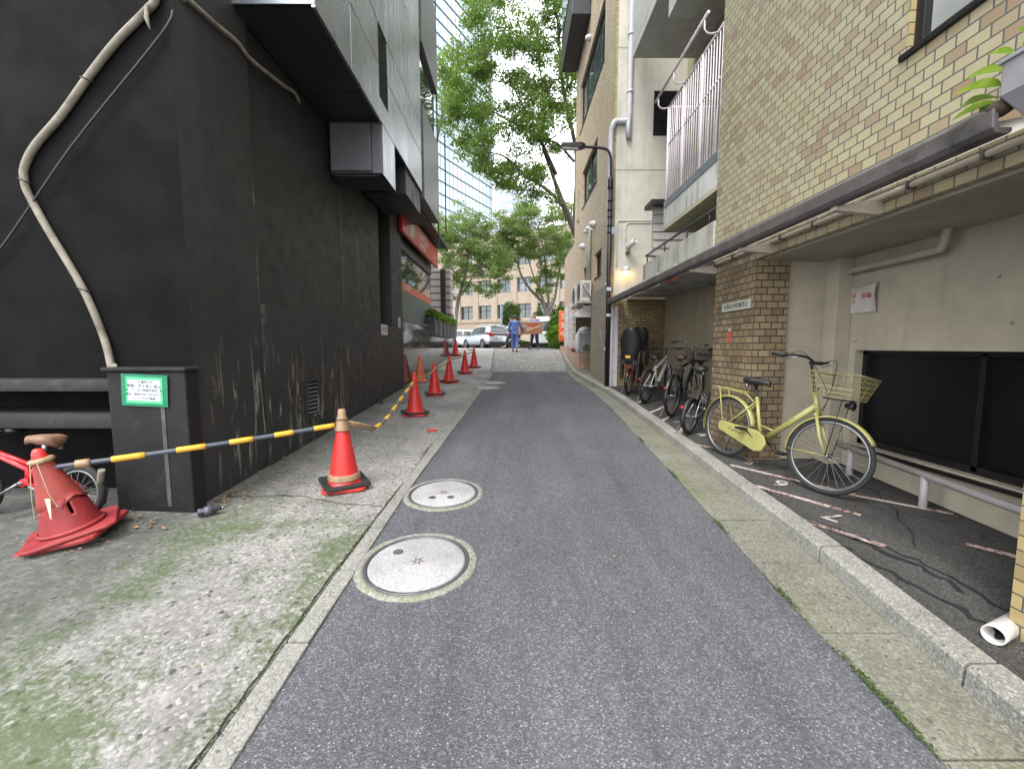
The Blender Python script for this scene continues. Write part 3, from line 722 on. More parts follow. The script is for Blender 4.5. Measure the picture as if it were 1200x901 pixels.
# stone faced block beyond, with the shop at street level
for z0,z1 in ((4.6,6.45),(7.62,9.4),(10.6,13)):
    m=MB(); m.box(-2.9,-1.8,8.86,10.62,z0,z1); m.build('stone_band',M['granite_matt'],bl,bevel=.008)
m=MB(); m.box(-2.9,-2.0,8.9,10.58,4.56,13); m.build('dark_core',M['black_metal'],bl)
m=MB(); m.box(-2.9,-1.88,9.0,10.55,6.45,7.62); m.build('strip_window',M['shop_glass'],bl)
m=MB(); m.box(-2.9,-1.88,9.0,10.55,9.4,10.6); m.build('strip_window',M['shop_glass'],bl)
m=MB(); m.box(-2.0,-1.97,10.64,10.67,4.7,13); m.box(-1.85,-1.82,10.68,10.71,4.0,13); m.box(-2.3,-2.27,11.2,11.23,4.7,13);m.box(-1.9,-1.87,12.2,12.23,4.8,7.5); m.build('railing_post',M['black_metal'],bl)
m=MB(); m.box(-2.75,-2.58,9.75,14.35,4.8,4.9); m.box(-2.6,-2.2,9.98,14.5,4.9,4.95); m.build('shop_eave',M['black_metal'],bl)
m=MB(); m.box(-4.2,-2.7,9.98,14.2,3.95,4.8); m.build('shop_lintel',M['dark_metal'],bl)
sb=MB().box(-2.58,-2.5,9.78,14.35,4.2,4.78).build('sign_board',M['shop_red'],bl,bevel=.006)
fx=-2.497
Ms=lambda y,z: face_M((fx,y,z),(0,1,0))
# face looks towards +x: reading direction runs along +y
m=MB(); mm=face_M((fx,10.75,4.49),(0,1,0))
m.prism([(-.3,-.22),(-.3,.22),(.05,.22),(.05,-.22)],mm,0,.003); m.prism([(.08,-.22),(.08,.2),(.2,.22),(.2,-.1)],mm,0,.003); m.build('emblem',M['sign_cream'],sb)
text_mesh('sign_lettering','NIPPON',.36,M['sign_white'],face_M((fx,12.05,4.56),(0,1,0)),sb,.002)
text_mesh('sign_lettering','RENTALS',.2,M['sign_white'],face_M((fx,11.98,4.33),(0,1,0)),sb,.002)
text_mesh('sign_lettering','パーク',.17,M['sign_white'],face_M((fx,13.75,4.42),(0,1,0)),sb,.002)
m=MB(); m.box(-2.78,-2.76,9.98,14.2,2.2,3.95); m.build('shop_window',M['shop_glass'],bl)
m=MB(); m.box(-2.757,-2.752,9.98,14.2,2.98,3.2); wb=m.build('window_band',M['shop_orange'],bl)
text_mesh('band_lettering','e 日本車',.2,M['sign_white'],face_M((-2.748,11.1,3.1),(0,1,0)),wb,.001)
m=MB(); m.box(-2.757,-2.753,9.98,14.2,2.26,2.97); m.build('lower_panel',M['panel_green'],bl)
m=MB(); m.box(-2.75,-2.59,9.98,18.4,2.18,2.24); m.build('sill',M['granite_matt'],bl)
m=MB()
for i in range(6): m.box(-2.9,-2.62,9.985+i*1.4,9.985+i*1.4+1.392,-.1,2.18)
m.build('granite_base',M['granite'],bl)
m=MB(); m.box(-4.2,-2.8,14.2,14.5,2.2,4.8); m.build('shop_end_wall',M['black_metal'],bl)
m=MB(); m.box(-9,-2.96,3.7,18.4,-.3,2.18); m.box(-9,-2.96,3.7,14.2,2.18,13); m.build('inner_mass',M['black_deep'],bl)

# ribbed stone building beyond the shop
rb=thing('ribbed_stone_building','narrow building faced with pinkish ribbed stone behind the planters','building')
MB().box(-6,-2.70,18.5,19.3,1.6,4.95).build('stone_wall',M['stripe_stone'],rb)
MB().box(-6,-2.66,18.48,19.32,.6,3.0).build('lower_wall',M['granite_matt'],rb)
MB().box(-3.1,-2.9,18.3,18.48,1.6,4.9).build('downpipe',M['black_metal'],rb)

# ================================================================== signs, cables and small things on the left
s=thing('notice_sign','smoking and littering notice framed with green tape on the black corner block','sign',(-2.87,3.232,1.215))
s.rotation_euler=(0,R(2.5),0)
Mz=face_M((0,-.004,0),(1,0,0))
def flat(mb,w,h,M4,d0,d1,skew=0): return mb.prism([(-w/2,-h/2),(w/2,-h/2),(w/2+skew,h/2),(-w/2+skew,h/2)],M4,d0,d1)
flat(MB(),.36,.25,Mz,-.002,0).build('tape_border',M['green_tape'],s)
flat(MB(),.285,.205,Mz,.0,.0025).build('inner_tape',M['green_tape_light'],s)
pp=flat(MB(),.255,.165,Mz,.0025,.004).build('notice_paper',M['paper'],s)
for i,(tx,sz) in enumerate((('この場所での',.024),('喫煙・ポイ捨て 禁止',.029),('守っていない現場を発見した',.022),('場合、罰金を申し付けます。',.022),('セントラル不動産',.022))):
    text_mesh('notice_text',tx,sz,M['ink'],face_M((0,-.0085,.064-.032*i),(1,0,0)),pp,.0004)
s=thing('parking_sign','small white no parking plate with red lettering on the black plinth','sign',(-2.578,8.45,1.9))
p=flat(MB(),.4,.21,face_M((0,0,0),(0,1,0)),0,.008).build('plate',M['paper'],s)
text_mesh('plate_text','駐車禁止',.092,M['red_ink'],face_M((.0095,0,0),(0,1,0)),p,.0004)
s=thing('paper_notice','blank looking white paper sheet taped to the end pillar','notice',(-2.596,9.66,2.09))
p=flat(MB(),.21,.29,face_M((0,0,0),(0,1,0)),0,.003).build('sheet',M['paper'],s)
mb=MB()
for i in range(8): flat(mb,.15*random.Random(i).uniform(.6,1),.006,face_M((.0036,-.0,.1-.026*i),(0,1,0)),0,.0006)
mb.build('print_lines',M['cable'],p)
c1=[(-2.60,3.38,4.4),(-2.67,3.36,4.15),(-2.74,3.36,4.07),(-2.99,3.36,3.85),(-3.24,3.36,3.58),(-3.46,3.36,3.32),(-3.68,3.36,3.10),(-3.78,3.36,2.94),(-3.79,3.36,2.84),(-3.77,3.36,2.74),(-3.64,3.36,2.46),(-3.41,3.36,2.01),(-3.28,3.36,1.63),(-3.2,3.32,1.40),(-3.17,3.3,1.41)]
def smooth_pts(P,n=5):
    P=[Vector(p) for p in P]; out=[]
    for i in range(len(P)-1):
        a=P[max(i-1,0)];b=P[i];c=P[i+1];d=P[min(i+2,len(P)-1)]
        for k in range(n):
            t=k/n; out.append(.5*((2*b)+(c-a)*t+(2*a-5*b+4*c-d)*t*t+(3*b-a-3*c+d)*t**3))
    out.append(P[-1]); return out
t=thing('conduit','thick cream conduit bending down the dark end wall','conduit',(-3.2,3.36,1.4)); t.location=(0,0,0)
MB().tube(smooth_pts(c1),.026,10).build('tube',M['conduit'],t)
MB().tube([(-2.72,3.33,4.08),(-2.71,3.31,3.98),(-2.69,3.31,3.9)],[.012,.016,.005],6).build('tape_tail',M['conduit'],t)
mb=MB()
for p in (c1[4],c1[8],c1[11]): mb.tube([Vector(p)+Vector((-.05,.0,.02)),Vector(p)+Vector((0,-.03,.0)),Vector(p)+Vector((.05,.0,-.02))],.006,5)
mb.build('clamp',M['cable'],t)
c2=[(-2.585,3.52,4.27),(-2.575,3.57,4.30),(-2.57,3.88,4.34),(-2.57,4.16,4.39),(-2.57,4.37,4.37),(-2.58,4.97,4.49),(-2.6,5.26,4.58),(-2.62,5.4,4.55)]
t=tag(MB().tube(smooth_pts(c2),.02,8).build('conduit',M['conduit']),'thinner cream conduit wandering along the wall under the steel overhang','conduit')
t=tag(MB().tube(smooth_pts([(-4.6,3.35,1.8),(-4.07,3.35,2.27),(-3.4,3.35,3.08),(-2.66,3.36,3.89),(-2.58,3.4,4.1)]),.008,6).build('cable',M['cable']),'thin dark cable slanting across the dark end wall','cable')
t=tag(MB().tube(smooth_pts([(-3.3,3.25,.3),(-3.22,3.2,.42),(-3.17,3.12,.5),(-3.13,3.1,.62)]),.022,8).build('hose_stub',M['conduit']),'short cream tube stub curling up behind the red bicycle wheel','tube')
b=thing('drink_bottle','small dark drink bottle lying at the foot of the black corner block','bottle',(-2.41,3.2,gz(3.2)+.085),(0,0,R(38)))
MB().lathe([(.0001,-.07),(.03,-.07),(.033,-.06),(.033,.03),(.014,.07),(.013,.085)],16,Matrix.Rotation(PI/2,4,'Y')).build('bottle_body',glass_dark('dark bottle',(.02,.02,.03),.1),b)
MB().lathe([(.034,-.03),(.0345,.02)],16,Matrix.Rotation(PI/2,4,'Y')).build('bottle_label',M['pole_blue'],b)
MB().lathe([(.0001,.1),(.015,.1),(.015,.085)],12,Matrix.Rotation(PI/2,4,'Y')).build('cap',M['alloy'],b)
cr=MB(); rr=random.Random(9)
cr.ball((0,0,0),.045,7); cr.v=[(x*rr.uniform(.6,1.4),y*rr.uniform(.6,1.4),z*rr.uniform(.5,1.3)+.035) for x,y,z in cr.v]
o=cr.build('litter_scrap',M['cable']); o.location=(-2.5,7.9,gz(7.9)+.045); tag(o,'crumpled dark scrap lying on the pavement near the wall','litter')
sc=MB().box(-.07,.07,-.04,.04,0,.02).build('plastic_scrap',M['cone_red'],bevel=.006); sc.location=(-1.17,6.0,gz(6)+.002); sc.rotation_euler=(.05,0,.4); tag(sc,'flat red plastic scrap on the pavement between two cones','litter')

# ================================================================== cones
def cone_parts(t, body_mat, base=True, h=.70, weight=True, wrot=.1, base_mat=None):
    ca=[(.158,.035),(.166,.03),(.172,.045),(.15,.052),(.142,.06)]
    prof=[(.172,.03),(.172,.05),(.150,.058),(.142,.07)]
    for i in range(7):
        u=i/6; prof.append((.138*(1-u)+.036*u,.075+(h-.145)*u))
    prof+=[(.034,h-.065),(.033,h-.055),(.031,h-.012),(.024,h-.002),(.018,h-.001),(.017,h-.02),(.0005,h-.02)]
    o=MB().lathe(prof,40).build('cone_body',body_mat,t)
    s=.19; r=.05; poly=[]
    for cx,cy,a0 in ((s-r,s-r,0),(-s+r,s-r,90),(-s+r,-s+r,180),(s-r,-s+r,270)):
        for k in range(5): a=R(a0+k*22.5); poly.append((cx+r*math.cos(a),cy+r*math.sin(a)))
    MB().prism(poly,Matrix(),.002,.03).build('base_plate',base_mat or body_mat,t,bevel=.006)
    if weight:
        s2=.2; r=.03; out=[]; 
        for cx,cy,a0 in ((s2-r,s2-r,0),(-s2+r,s2-r,90),(-s2+r,-s2+r,180),(s2-r,-s2+r,270)):
            for k in range(5): a=R(a0+k*22.5); out.append((cx+r*math.cos(a),cy+r*math.sin(a)))
        n=len(out); vs=[];
        for z in (.034,.062):
            for (x,y) in out: vs.append((x,y,z))
        for z in (.034,.062):
            for (x,y) in out:
                a=math.atan2(y,x); vs.append((.176*math.cos(a),.176*math.sin(a),z))
        fs=[]
        for i in range(n):
            j=(i+1)%n
            fs+=[(i,j,n+j,n+i),(2*n+j,2*n+i,3*n+i,3*n+j),(n+i,n+j,3*n+j,3*n+i),(j,i,2*n+i,2*n+j)]
        mb=MB().add(vs,fs); mb.xf(Matrix.Rotation(wrot,4,'Z')); mb.build('rubber_weight',M['rubber'],t,bevel=.004)
    return o
SL=math.atan(.055)
GC='red traffic cones along the left pavement'
def cone(label,x,y,rz,mat,wrot=.2,weight=True,h=.72,group=GC,tilt=(0,0)):
    t=thing('traffic_cone',label,'traffic cone',(x,y,gz(y)+hl(x)+.002),(SL+tilt[0],tilt[1],rz),group)
    return t, cone_parts(t,mat,True,h,weight,wrot)
def cone_copy(src,label,x,y,rz):
    c=copy_tree(src); c.location=(x,y,gz(y)+hl(x)+.002); c.rotation_euler=(math.atan((gz(y+.2)-gz(y-.2))/.4),0,rz); c['label']=label; return c
t,bo=cone('red cone with brown tape round its tip and foot, beside the second manhole',-1.6,3.87,.35,M['cone_red'],wrot=.25,h=.74)
MB().lathe([(.0705,.55),(.0715,.56),(.045,.665),(.037,.70),(.034,.742),(.022,.748)],32).build('tape_wrap',M['tape_brown'],t)
MB().lathe([(.147,.085),(.149,.09),(.137,.135),(.135,.14)],40).build('foot_tape',M['tape_brown'],t)
MB().tube([(.052*math.cos(a),.052*math.sin(a),.655+.006*math.sin(3*a)) for a in [2*PI*i/20 for i in range(20)]],.005,5,closed=True).build('tie_cord',M['cable'],t)
t3,_=cone('red cone where the sagging striped bar meets the thin rope',-1.66,7.04,.2,M['cone_red'],wrot=.35)
cone_copy(t3,'red cone second after the sagging bar, tied midway along the rope start',-1.68,9.0,.0)
cone_copy(t3,'red cone third after the sagging bar, roped beside the faded orange cone',-1.67,10.98,.5)
cone_copy(t3,'red cone fourth after the sagging bar, roped near the two small manholes',-1.46,12.9,.15)
cone_copy(t3,'red cone nearest the stone paving at the turn of the rope',-1.31,14.3,.25)
cone_copy(t3,'red cone at the far end of the rope against the granite wall',-2.42,17.9,.3)
cone('faded orange cone standing unroped close to the granite wall',-2.44,10.98,.4,M['cone_orange'],.1,False)
# broken cone
t=thing('traffic_cone','cracked faded red cone with torn side and jute string by the red bicycle','traffic cone',(-3.08,2.83,gz(2.83)+.085),(SL+.04,R(-10),R(12)),GC)
def torn(seed,u0,u1,r0,r1,z0,z1,dx=0,skip=None,mat=M['cone_faded'],name='torn_body',amp=.05):
    r=random.Random(seed); n=48; J=[r.uniform(-1,1) for _ in range(n)]; K=8; vs=[]; fs=[]
    for i in range(K+1):
        u=i/K
        for k in range(n):
            a=2*PI*k/n; z=z0+(z1-z0)*u; rad=r0+(r1-r0)*u
            if i==K and amp>0: z+=amp*(math.sin(a*2+seed)+.5*J[k])
            if i==0 and amp<0: z+=amp*(math.sin(a*2+seed)+.5*J[k])
            vs.append((rad*math.cos(a)+dx*u,rad*math.sin(a),z))
    for i in range(K):
        for k in range(n):
            if skip and skip[0]<k<skip[1] and skip[2]<=i<skip[3]: continue
            fs.append((i*n+k,i*n+(k+1)%n,(i+1)*n+(k+1)%n,(i+1)*n+k))
    o=MB().add(vs,fs,0,True).build(name,mat,t); sm=o.modifiers.new('thick','SOLIDIFY'); sm.thickness=.004; return o
torn(3,0,1,.165,.115,.05,.26,.0,(41,43,5,8),amp=.03)
torn(5,0,1,.125,.042,.24,.57,-.02,None,plain('bleached red plastic',(.29,.042,.032),.6,0,.25,6),'upper_body',amp=-.045)
MB().lathe([(.04,.55),(.043,.57),(.034,.62),(.02,.645),(.0005,.65)],24,Matrix.Translation((-.02,0,0))).build('tip',M['cone_red'],t)
MB().lathe([(.05,.545),(.068,.555),(.066,.575),(.045,.585),(.04,.57)],24,Matrix.Translation((-.02,0,0))).build('tape_wrap',M['tape_brown'],t)
s_=.235; MB().prism([(-s_,-.19),(-.19,-s_),(.19,-s_),(s_,-.19),(s_,.19),(.19,s_),(-.19,s_),(-s_,.19)],Matrix.Rotation(.5,4,'Z'),.03,.055).build('base_plate',M['cone_faded'],t,bevel=.01)
s_=.225; MB().prism([(-s_,-.19),(-.19,-s_),(.19,-s_),(s_,-.19),(s_,.19),(.19,s_),(-.19,s_),(-s_,.19)],Matrix.Rotation(.05,4,'Z'),-.005,.027).build('lower_plate',M['cone_faded'],t,bevel=.01)
MB().lathe([(.17,.056),(.178,.07),(.165,.085),(.16,.06)],36).build('collar',M['cone_faded'],t)
MB().prism([(-.17,-.17),(.17,-.17),(.17,.17),(-.17,.17)],Matrix.Rotation(.3,4,'Z'),-.055,-.006).build('rubber_weight',M['rubber'],t,bevel=.01)
mb=MB(); mb.tube([(-.03,-.075,.56),(-.05,-.13,.35),(-.06,-.155,.22),(-.02,-.16,.24)],.0025,5); mb.tube([(.01,-.075,.56),(.04,-.12,.36),(.075,-.14,.25),(.09,-.15,.27)],.0025,5); mb.build('string',M['string'],t)
MB().add([(.02,-.135,.33),(.045,-.13,.325),(.03,-.16,.19),(.026,-.162,.2)],[(0,1,2,3)]).build('torn_tape',M['sign_cream'],t)
# bars and ropes
def bar(name,label,pts,rad,sleeves,endtape):
    t=thing(name,label,'barrier bar')
    P=smooth_pts(pts,8); MB().tube(P,rad,10).build('pole',M['pole_blue'],t)
    L=[0]
    for a,b in zip(P,P[1:]): L.append(L[-1]+(b-a).length)
    def pos(s):
        s=max(0,min(L[-1],s))
        for i in range(len(P)-1):
            if s<=L[i+1]: return P[i].lerp(P[i+1],(s-L[i])/(L[i+1]-L[i]+1e-9))
        return P[-1]
    for a,b in sleeves:
        MB().tube([pos((a+(b-a)*k/4)*L[-1]) for k in range(5)],rad*1.28,10).build('yellow_sleeve',M['sleeve'],t)
    for a,b in endtape: MB().tube([pos((a+(b-a)*k/3)*L[-1]) for k in range(4)],rad*1.7,8).build('tape_end',M['tape_brown'],t)
    return t
ta=Vector((-3.13,2.77,.735)); tb=Vector((-1.62,3.81,.835))
bar('striped_bar','straight yellow and slate striped bar from the cracked cone to the taped cone',[ta.lerp(tb,k/4)-Vector((0,0,.012*math.sin(PI*k/4))) for k in range(5)],.0175,[(.16,.26),(.36,.46),(.545,.635),(.72,.80),(.89,.985)],[(.06,.1)])
tc=Vector((-1.66,7.0,gz(7)+.6))
bar('striped_bar','sagging yellow and black striped bar hanging between taped cone and next red cone',[(-1.57,3.9,.83),(-1.53,4.3,.72),(-1.52,4.55,.66),(-1.55,5.1,.68),(-1.6,5.8,.78),(-1.63,6.5,.90),tc],.0195,[(.22,.28),(.36,.42),(.49,.56),(.63,.7),(.77,.84),(.9,.96)],[(0,.18)])
def rope(label,tops):
    P=[]
    for a,b in zip(tops,tops[1:]):
        a=Vector(a);b=Vector(b)
        for k in range(8):
            u=k/8; P.append(a.lerp(b,u)-Vector((0,0,.05*math.sin(PI*u))))
    P.append(Vector(tops[-1])); return tag(MB().tube(P,.016,7).build('cone_rope',M['rope']),label,'rope')
tp=lambda x,y,d=.655:(x,y+.0,gz(y)+hl(x)+d)
rope('thin yellow and black rope running through five red cones uphill',[tp(-1.62,7.04,.62),tp(-1.64,9.0,.60),tp(-1.63,10.98,.62),tp(-1.43,12.9,.62),tp(-1.29,14.3,.63)])
rope('yellow and black rope from the turn cone to the granite wall cone',[tp(-1.33,14.3,.62),tp(-1.8,16.0,.56),tp(-2.4,17.9,.64)])

# (leaf helpers follow)
# planters with greenery on the granite base
def leafy(name_, center, rx, ry, rz, n, size, mat, parent, seed, dome=False, flat_=.5):
    r=np.random.default_rng(seed); P=r.normal(size=(n,3)); P/=np.linalg.norm(P,axis=1)[:,None]; P*=(r.uniform(.35,1,size=(n,1))**.5)
    P*=np.array([rx,ry,rz]); 
    if dome: P[:,2]=np.abs(P[:,2])
    return leaf_quads(name_,P+np.array(center),size,mat,parent,r,flat_)
def leaf_quads(name_,P,size,mat,parent,r,flat_=.6):
    n=len(P); a=r.normal(size=(n,3)); a[:,2]*=flat_; a/=np.linalg.norm(a,axis=1)[:,None]
    b=r.normal(size=(n,3)); b-=a*(a*b).sum(1)[:,None]; b/=np.linalg.norm(b,axis=1)[:,None]
    s=size*r.uniform(.6,1.25,size=(n,1)); A=a*s; B=b*s*.5
    nrm=np.cross(A,B); nrm/= (np.linalg.norm(nrm,axis=1)[:,None]+1e-9)
    V=np.stack([P-A,P-A*.1+B+nrm*s*.12,P+A,P-A*.1-B+nrm*s*.12],1).reshape(-1,3)
    me=bpy.data.meshes.new(name_); me.vertices.add(4*n); me.vertices.foreach_set('co',V.ravel())
    me.loops.add(6*n); me.polygons.add(2*n)
    i=np.arange(n)*4; loops=np.stack([i,i+1,i+2,i,i+2,i+3],1).ravel()
    me.loops.foreach_set('vertex_index',loops); me.polygons.foreach_set('loop_start',np.arange(2*n)*3); me.polygons.foreach_set('loop_total',np.full(2*n,3))
    me.update(calc_edges=True); me.validate(); me.materials.append(mat)
    o=bpy.data.objects.new(name_,me); COL.objects.link(o)
    if parent is not None: o.parent=parent
    return o
for i in range(6):
    y=13.6+i*.85
    lab=['nearest black planter box with trailing greenery above the granite base','second black planter box along the granite base','third black planter box along the granite base','fourth black planter box along the granite base','fifth black planter box along the granite base','farthest black planter box with greenery beside the ribbed stone'][i]
    t=thing('planter_box',lab,'planter',(-2.6,y,1.93),(0,0,0),'planters on the granite base')
    MB().box(-.14,.16,-.36,.36,0,.56).build('box',M['planter'],t,bevel=.015)
    MB().box(-.1,-.02,-.2,-.12,-.1,.0).box(-.1,-.02,.12,.2,-.1,0).build('bracket',M['black_metal'],t)
    leafy('foliage',(.02,0,.66),.24,.42,.2,190,.075,M['leaf_bright'] if i%2 else M['leaf_mid'],t,30+i)

rg_=np.random.default_rng(77); n=1100
yy=rg_.choice([1.5,1.62,1.75,2.25,3.1,4.2,5.5],n)+rg_.normal(0,.07,n); yy=np.clip(yy,.6,9)
P=np.stack([np.array([lerp_list(ROAD_R,float(y)) for y in yy])+.006+rg_.normal(0,.009,n),yy,np.array([gz(float(y)) for y in yy])+.006+rg_.uniform(0,.012,n)],1)
tag(leaf_quads('joint_moss',P,.008,plain('moss green',(.05,.085,.02),.9,0,.4,40),None,rg_,1.0),'thin line of green moss in the joint between asphalt and gutter','moss',kind='stuff')
n=700; yy=rg_.choice([1.3,1.7,2.1,2.6,3.0,3.6,5.0],n)+rg_.normal(0,.16,n)
P=np.stack([np.array([lerp_list(EDGE_L,float(y)) for y in yy])-.0+rg_.normal(0,.010,n),yy,np.array([gz(float(y)) for y in yy])+.006+rg_.uniform(0,.010,n)],1)
tag(leaf_quads('edge_moss',P,.008,plain('dull moss green',(.055,.07,.025),.9,0,.4,40),None,rg_,1.0),'sparse moss tufts along the edge stones of the left pavement','moss',kind='stuff')
# ================================================================== near brick apartment building (right)
XF=2.55; CEI=2.45; XB=3.46
ap=thing('brick_apartment_building','cream tan brick building over an open bicycle bay, with balconies and a canopy','building')
m=MB()
m.box(XF,XF+.07,-1.2,5.36,2.47,3.43); m.box(XF,XF+.07,2.87,5.36,3.43,4.9); m.box(XF,XF+.07,-1.2,5.36,4.9,13); m.box(XF,XF+.07,-1.2,.9,3.43,4.9)
m.box(XF+.07,XF+.4,5.29,5.36,2.47,13)
m.build('facade_wall',M['brick_facade'],ap)
m=MB(); m.box(XF+.07,8,-1.2,5.29,CEI,3.3); m.box(XF+.25,8,-1.2,5.29,3.3,13); m.build('inner_mass',M['ceiling'],ap)
# window high on the facade
w=MB(); 
for (y0,y1,z0,z1) in ((2.8,2.86,3.46,4.9),(.9,2.86,3.44,3.49),(.9,2.86,4.84,4.9),(1.85,1.9,3.46,4.9)): w.box(XF+.035,XF+.11,y0,y1,z0,z1)
wf=w.build('window_frame',M['frame_dark'],ap,bevel=.004)
MB().box(XF+.085,XF+.095,.9,2.82,3.47,4.86).build('window_pane',M['window_pane'],wf)
MB().box(XF-.025,XF+.1,.9,2.9,3.405,3.44).build('window_sill',M['frame_dark'],ap,bevel=.004)
MB().box(XF+.005,XF+.1,2.862,2.872,3.44,4.9).build('window_reveal',M['brick_end'],ap)
# pillars
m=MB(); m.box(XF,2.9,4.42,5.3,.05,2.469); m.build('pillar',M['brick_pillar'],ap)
m=MB(); m.box(2.44,2.9,-1.2,1.93,-.3,2.469); m.build('end_pillar',M['brick_end'],ap)
# recess
m=MB(); m.box(XB,XB+.2,-1.2,4.6,1.52,CEI); m.box(XB,XB+.2,-1.2,4.6,-.2,.58); m.box(XB,XB+.2,4.2,4.6,.58,1.52); m.build('recess_wall',M['stucco_bay'],ap)
m=MB(); m.box(2.9,XB,4.45,4.7,-.1,CEI); m.box(3.3,XB-.002,4.28,4.45,-.1,CEI); m.build('side_wall',M['stucco_bay'],ap,bevel=.006)
w=MB()
for (y0,y1,z0,z1) in ((4.15,4.2,.58,1.52),(-1,4.2,.56,.64),(-1,4.2,1.48,1.52),(3.1,3.14,.6,1.5),(2.0,2.04,.6,1.5)): w.box(XB+.08,XB+.16,y0,y1,z0,z1)
wf=w.build('low_window_frame',M['frame_dark'],ap)
MB().box(XB+.13,XB+.14,-1,4.18,.6,1.5).build('low_window_pane',M['window_dark'],wf)
MB().box(XB-.03,XB+.02,-1,4.2,.535,.565).build('low_sill',M['frame_dark'],ap)
MB().tube(smooth_pts([(XB-.05,4.33,1.75),(XB-.05,4.33,2.22),(XB-.06,4.3,2.29),(XB-.08,4.2,2.31),(XB-.12,3.4,2.31),(XB-.13,3.3,2.33),(XB-.13,3.27,2.46)],4),.032,12).build('waste_pipe',M['pipe_cream'],ap)
mb=MB()
for (y,z) in ((4.36,1.98),(4.3,2.26),(3.0,2.05),(2.55,1.9),(2.9,1.72),(4.2,1.62)): mb.tube([(XB-.025,y,z),(XB+.01,y,z)],.011,8)
mb.build('wall_bolt',M['pipe_cream'],ap)
# second bay behind the pillar
m=MB(); m.box(3.56,3.75,4.7,9.82,-.1,2.75); m.build('bay_wall',M['stucco_tan'],ap)
m=MB(); m.box(2.3,3.56,9.78,9.84,.3,2.66); m.build('bay_brick_wall',bricks('yellow brown bay brick',[(0,(.36,.27,.12)),(.6,(.30,.22,.1)),(1,(.22,.15,.07))],(.05,.04,.03),.2,.065,.007,dirt=(.1,.07,.04),damt=.5),ap)
m=MB(); m.box(2.62,3.56,5.3,9.78,2.74,2.82); m.build('bay_ceiling',M['canopy_metal'],ap)
mb=MB()
for y in (6.0,6.7,7.4,8.1,8.8,9.4): MB().box(2.3,3.5,y,y+.06,2.66,2.72).build('bay_beam',M['bracket'],ap)
# canopy along the facade
def canx(Y): return 2.2 if Y<9 else 2.2
m=MB()
prof=[(2.185,2.64),(2.175,2.62),(2.18,2.545),(2.2,2.52),(2.255,2.515),(2.27,2.525),(2.27,2.545),(2.215,2.545),(2.205,2.57),(2.205,2.64)]
m.loft([[(x,Y,z) for x,z in prof] for Y in (1.98,9.74)],smooth=False); cg=m.build('canopy_gutter',M['canopy_metal'],ap,bevel=.004)
m=MB()
for i in range(10):
    y0=2.0+i*.775
    m.add([(2.22,y0+.01,2.575),(2.22,y0+.765,2.575),(2.545,y0+.765,2.635),(2.545,y0+.01,2.635),(2.22,y0+.01,2.581),(2.22,y0+.765,2.581),(2.545,y0+.765,2.641),(2.545,y0+.01,2.641)],[(0,1,2,3),(7,6,5,4),(0,4,5,1),(1,5,6,2),(2,6,7,3),(3,7,4,0)])
m.build('canopy_sheet',M['poly'],ap)
MB().tube([(2.52,2.05,2.57),(2.52,5.3,2.57)],.018,10).build('conduit_pipe',M['bracket'],ap)
for i in range(8): MB().box(2.49,2.552,2.3+i*.42,2.315+i*.42,2.545,2.595).build('pipe_clip',M['canopy_metal'],ap)
for y in (2.98,4.17,5.3):
    mb=MB(); mb.prism([(0,0),(.3,-.03),(.33,-.02),(.33,.075),(.28,.075),(.0,.03)],face_M((2.225,y+.025,2.49),(1,0,0)),0,.05)
    mb.build('canopy_bracket',M['bracket'],ap,bevel=.004)
# balconies
m=MB(); m.box(3.9,8,5.36,9.8,2.82,14); m.build('set_back_wall',M['olive'],ap)
m=MB(); m.box(2.53,2.65,5.362,8.2,2.64,3.13); m.box(2.65,3.9,8.08,8.2,2.64,3.13); m.box(2.65,3.9,5.4,8.08,2.64,2.74); m.build('stained_parapet',M['stain_conc'],ap,bevel=.008)
mb=MB(); mb.tube([(2.58,8.2,3.3),(2.58,5.37,3.3)],.018,8); mb.tube([(2.58,8.2,3.3),(3.3,8.2,3.3)],.018,8)
for y in (8.1,7.2,6.3,5.6): mb.tube([(2.58,y,3.13),(2.58,y,3.3)],.012,6)
mb.build('parapet_rail',M['dark_metal'],ap)
m=MB(); m.box(2.56,2.68,5.362,7.25,3.56,3.98); m.build('balcony_parapet',streaked('streaky whitewashed concrete',(.48,.48,.46),(.13,.135,.115),amt=.9,vs=(3,5,.25),thr=.44),ap,bevel=.006)
m=MB(); m.box(2.56,3.9,5.362,7.25,3.51,3.559); m.build('balcony_soffit',M['olive'],ap)
m=MB(); m.box(2.68,3.9,7.15,7.25,3.56,3.98); m.build('balcony_return',M['stain_conc'],ap)
bal=MB(); x=2.60
bal.tube([(x,7.25,5.5),(x,5.37,5.5)],.018,8); bal.tube([(x,7.25,3.98),(x,5.37,3.98)],.016,8); bal.tube([(x,7.25,4.9),(x,5.37,4.9)],.012,6)
bal.tube([(x,7.25,5.5),(3.85,7.25,5.5)],.018,8); bal.tube([(x,7.25,4.04),(3.85,7.25,4.04)],.016,8)
for i in range(1,10): bal.tube([(x+i*.13,7.25,4.0),(x+i*.13,7.25,5.5)],.008,6)
rl=bal.build('balcony_railing',M['rail_paint'],ap)
nb=24
for i in range(nb+1):
    y=7.25-i*(1.86/nb); big=i%8==0
    o=MB().tube([(x,y,3.7 if big else 3.98),(x,y,5.5)],.024 if big else .009,8).build('baluster',M['rail_paint'],rl)
mb=MB(); mb.tube([(2.42,7.4,5.66),(2.42,5.5,5.66)],.02,8)
for y in (7.25,6.6,5.6): mb.tube([(2.42,y,5.65),(2.42,y,5.53),(2.45,y,5.49),(2.5,y,5.475),(2.59,y,5.49)],.012,6)
mb.build('clothes_rail',M['rail_paint'],ap)
